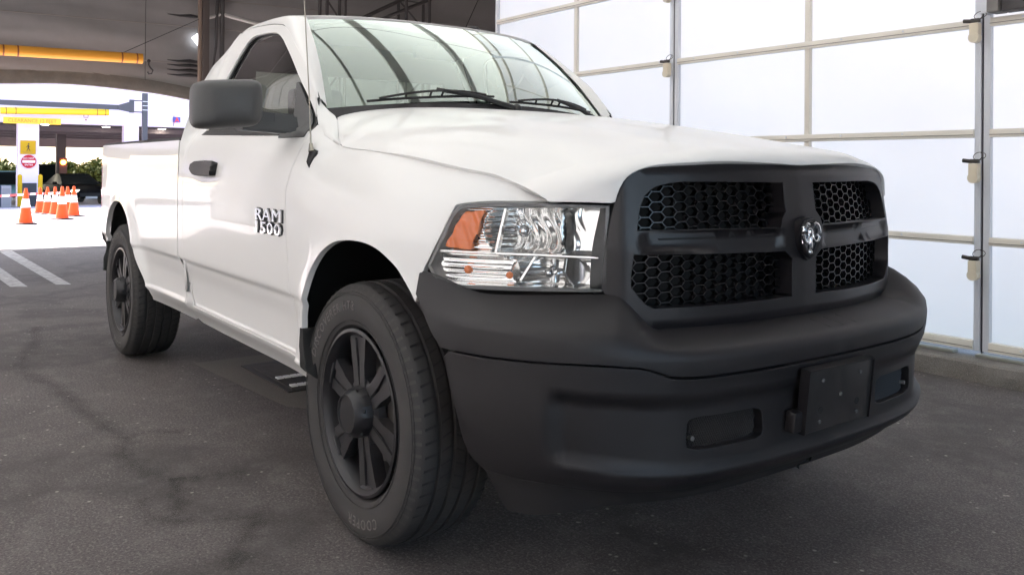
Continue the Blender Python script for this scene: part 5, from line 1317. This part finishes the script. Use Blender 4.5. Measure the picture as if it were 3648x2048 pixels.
# ---------------------------------------------------------------- handle, lettering, aerial
def on_side(x, z, off, sg=-1):
    p = side(x, z, off); return Vector((p[0], p[1] if sg < 0 else -p[1], p[2]))
for sg in (-1, 1):
    HP = smooth_poly([(-1.76,1.170),(-1.755,1.192),(-1.71,1.201),(-1.44,1.203),(-1.428,1.198),(-1.434,1.150),(-1.445,1.146),(-1.66,1.146),(-1.725,1.153)], 3, 40)
    pan('door_handle', side, HP, BLK, step=.02, depth=.034, off=.030, mirror=(sg > 0), bev=.006)
    if sg < 0:
        me = text_mesh('RAM', .100, .004, .0012, 1.15); items = [(me, .975, 'RAM')]
        me2 = text_mesh('1500', .100, .004, .0012, 1.12); items.append((me2, .925, '1500'))
        for (me, z0, word) in items:
            base = None
            for mesh_, bold in ((me, 0), (text_mesh(word, .100, .002, .0005, 1.15 if word == 'RAM' else 1.12, ofs=.0050), 1)):
                n = len(mesh_.vertices); co = np.empty(n*3); mesh_.vertices.foreach_get('co', co); co = co.reshape(-1, 3)
                if base is None: base = (co[:, 0].min(), co[:, 0].max(), co[:, 1].min(), co[:, 1].max())
                kx = .265/(base[1] - base[0]); kz = .0455/(base[3] - base[2]); xm = (base[0] + base[1])/2
                new = [side(-.728 + (c[0] - xm)*kx, z0 + (c[1] - base[2])*kz, (.006 if not bold else .0015) + c[2]*1.2) for c in co]
                mesh_.vertices.foreach_set('co', np.array(new).ravel()); mesh_.update(); mesh_.materials.clear(); mesh_.materials.append(CHR if not bold else SEAL)
                for piece in islands(mesh_):
                    piece.materials.append(CHR if not bold else SEAL); link('letter' if not bold else 'letter_backing', piece, truck)
                bpy.data.meshes.remove(mesh_)
a0 = on_side(-.42, 1.252, -.02); 
bm = MB(); bm.prism([on_side(-.497,1.252,.016), on_side(-.447,1.240,.010), on_side(-.437,1.174,.004), on_side(-.470,1.20,.012)], (0, .05, .0))
bmesh.ops.bevel(bm.bm, geom=bm.bm.edges[:], offset=.006, segments=2, affect='EDGES'); ab = bm.build('aerial_base', BLK, truck, 50)
bm = MB(); bm.cyl((-.478,-.915,1.240),(-.490,-.912,1.268),.011,.007); bm.tube([(-.490,-.912,1.262),(-.505,-.911,1.40),(-.62,-.905,2.10)], [.0035,.0026,.002], 6); bm.build('aerial_mast', mat('mast_steel', (.35,.33,.28), .3, metal=.8), ab, 60)

# ---------------------------------------------------------------- wheels
TR, RR = .409, .262
tyre_prof = [(.262,-.112),(.275,-.128),(.300,-.135),(.335,-.140),(.365,-.138),(.385,-.131),(.398,-.120),(.404,-.108),
  (.4075,-.082),(.4075,-.078),(.398,-.076),(.398,-.066),(.4085,-.064),(.409,-.030),(.399,-.028),(.399,-.018),(.4092,-.016),(.4092,.016),(.399,.018),(.399,.028),(.409,.030),(.4085,.064),(.398,.066),(.398,.076),(.4075,.078),(.4075,.082),
  (.404,.108),(.398,.120),(.385,.131),(.365,.138),(.335,.140),(.300,.135),(.275,.128),(.262,.112),(.255,.0)]
def make_tyre():
    bm = MB(); bm.lathe(tyre_prof + [tyre_prof[0]], 96)
    # side ribs (raised rings on the wall)
    for r, w in ((.288,.0015),(.372,.002),(.380,.0015)):
        y = -.1335 if r < .3 else (-.1385 if r < .375 else -.1345)
        bm.lathe([(r-w, y), (r-w*.4, y-.0025), (r+w*.4, y-.0025), (r+w, y)], 96)
    return bm
sipes = []
def make_sipes():
    bm = MB()
    for k in range(64):
        a = 2*math.pi*k/64
        for y0, y1, sk, wd in ((-.116,-.080,.02,.0038),(-.062,-.032,.03,.003),(-.014,.014,-.03,.003),(.032,.062,.03,.003),(.080,.116,.02,.0038)):
            aa = a + (k % 2)*.0 + (.03 if abs(y0) < .07 else 0)
            vs = []
            for y, da in ((y0, 0), (y1, sk)):
                r = TR + .0006 - (.0035 if abs(y) > .1 else 0)
                for s in (-1, 1):
                    q = aa + da + s*wd/TR
                    vs.append(bm.bm.verts.new((r*math.cos(q), y, r*math.sin(q))))
            bm.bm.faces.new((vs[0], vs[1], vs[3], vs[2]))
    return bm
def make_lugs():
    bm = MB()
    for k in range(72):
        a = 2*math.pi*k/72; ca, sa = math.cos(a), math.sin(a)
        for sgn in (-1, 1):
            pr = [(.3985,.1225),(.388,.1315),(.374,.1385)]; w = .010
            f = []
            for r, y in pr:
                for q in (-1, 1): f.append(bm.bm.verts.new((r*ca - q*w/2*sa, sgn*y, r*sa + q*w/2*ca)))
            for i in (0, 2): bm.bm.faces.new((f[i], f[i+1], f[i+3], f[i+2]))
    return bm
def rim_prof():
    return [(.246,-.110),(.262,-.123),(.262,-.130),(.252,-.132),(.246,-.124),(.236,-.110),(.230,-.070),(.215,.0),(.222,.10),(.262,.118)]
def spoke_mesh():
    """wide spoke with a long slot, out along +x, splayed foot at the rim"""
    bm = MB()
    def Y(x): return -.112 + .16*max(0, x - .12)**1.0*.28
    L = [(.070,.038),(.105,.039),(.140,.040),(.175,.047),(.205,.050),(.228,.056),(.243,.060)]
    for s in (-1, 1):
        slot = [(.135,.004),(.155,.010),(.185,.0135),(.215,.0165),(.243,.019)]
        P = [(x, Y(x), s*z) for x, z in L] + [(x, Y(x), s*z) for x, z in slot[::-1]] + [(.070, Y(.07), 0)]
        bm.prism(P if s < 0 else P[::-1], (0, .042, 0))
    bmesh.ops.bevel(bm.bm, geom=bm.bm.edges[:], offset=.003, segments=2, affect='EDGES')
    bm.box((.188, -.088, 0), (.11, .026, .040))
    bm.box((.238, -.104, 0), (.014, .022, .080), None, .003)
    return bm
protoS = None
def wheel(loc, sg, rot, steer=0.0, cam_side=True):
    w = MB(); w.lathe(rim_prof(), 72)
    o = w.build('wheel', RIMM, truck, 35, loc=loc); o.rotation_euler = (0, rot, 0) if sg < 0 else (0, rot, math.pi)
    if steer: o.rotation_euler.z += steer
    return o
M_ = {}
def copy_part(src, parent, rot=None):
    c = src.copy(); COL.objects.link(c); c.parent = parent
    if rot is not None: c.rotation_euler = rot
    return c
def build_wheel():
    w = MB().lathe(rim_prof(), 72).build('wheel', RIMM, truck, 35)
    t = make_tyre().build('tyre', RUB, w, 32)
    s = make_sipes().build('tread_sipes', SEAL, w); s['kind'] = 'stuff'; s = make_lugs().build('shoulder_lugs', mat('lug_rubber', (.050,.046,.043), .8), w); s['kind'] = 'stuff'
    sp = spoke_mesh().build('spoke', mat('spoke_black', (.030, .028, .030), .38, coat=.15), w, 30); sp.rotation_euler = (0, R(20), 0)
    for k in range(1, 6): copy_part(sp, w, (0, k*math.pi/3 + R(20), 0))
    hc = MB(); hc.lathe([(.112,-.080),(.106,-.104),(.082,-.110),(.080,-.125),(.075,-.148),(.062,-.166),(.057,-.166),(.056,-.162),(.0,-.162)], 14); hub = hc.build('hub_cap', RIMM, w, 25)
    for k in range(12):
        a = 2*math.pi*(k+.5)/12; bm = MB()
        if k % 2: continue
        bm.cyl((.0745*math.cos(a), -.140, .0745*math.sin(a)), (.0785*math.cos(a), -.136, .0785*math.sin(a)), .006, n=8); bm.build('cap_screw', SEAL, w, 40)
    for k in range(24):
        a = 2*math.pi*(k+.5)/24
    MB().lathe([(.245,-.02),(.0,-.02)], 48).lathe([(.245,-.02),(.245,.10)], 48).build('brake_backing', DARK, w, 50)
    MB().lathe([(.165,-.045),(.165,-.03),(.06,-.03),(.06,-.045),(.165,-.045)], 48).build('brake_disc', STEEL, w, 40)
    MB().b2((.10,-.075,-.06),(.19,-.02,.06), .01).build('brake_caliper', STEEL, w, 40)
    # raised lettering on the tyre wall
    for txt, ang, sz in (('DISCOVERER HT3', 124, .042), ('COOPER', -78, .044)):
        me = text_mesh(txt, sz, .0012, 0, 1.25); n = len(me.vertices); co = np.empty(n*3); me.vertices.foreach_get('co', co); co = co.reshape(-1, 3); new = []
        for c in co:
            r = .322 + c[1]; a = R(ang) - (c[0]/.335)
            # right side seen from outside: x runs to the viewer's right
            y = -.1365 - .0022 - c[2] - (.0015 if .33 < r < .36 else 0)
            new.append((r*math.cos(a), y, r*math.sin(a)))
        me.vertices.foreach_set('co', np.array(new).ravel()); me.update(); me.flip_normals()
        me.materials.clear(); me.materials.append(mat('tyre_letter', (.12, .11, .105), .7)); me.name = 'tyre_lettering'
        link('tyre_lettering', me, t)
    return w
w0 = build_wheel()
w0.location = (.0, -.832, TR)
def copy_tree(o, parent):
    c = o.copy(); COL.objects.link(c); c.parent = parent
    for ch in list(o.children): copy_tree(ch, c)
    return c
for (x, y, rz, ry) in ((-3.30, -.832, 0, 17), (.0, .832, 180, 30), (-3.30, .832, 180, 75)):
    c = copy_tree(w0, truck); c.location = (x, y, TR); c.rotation_euler = (0, R(ry), R(rz))
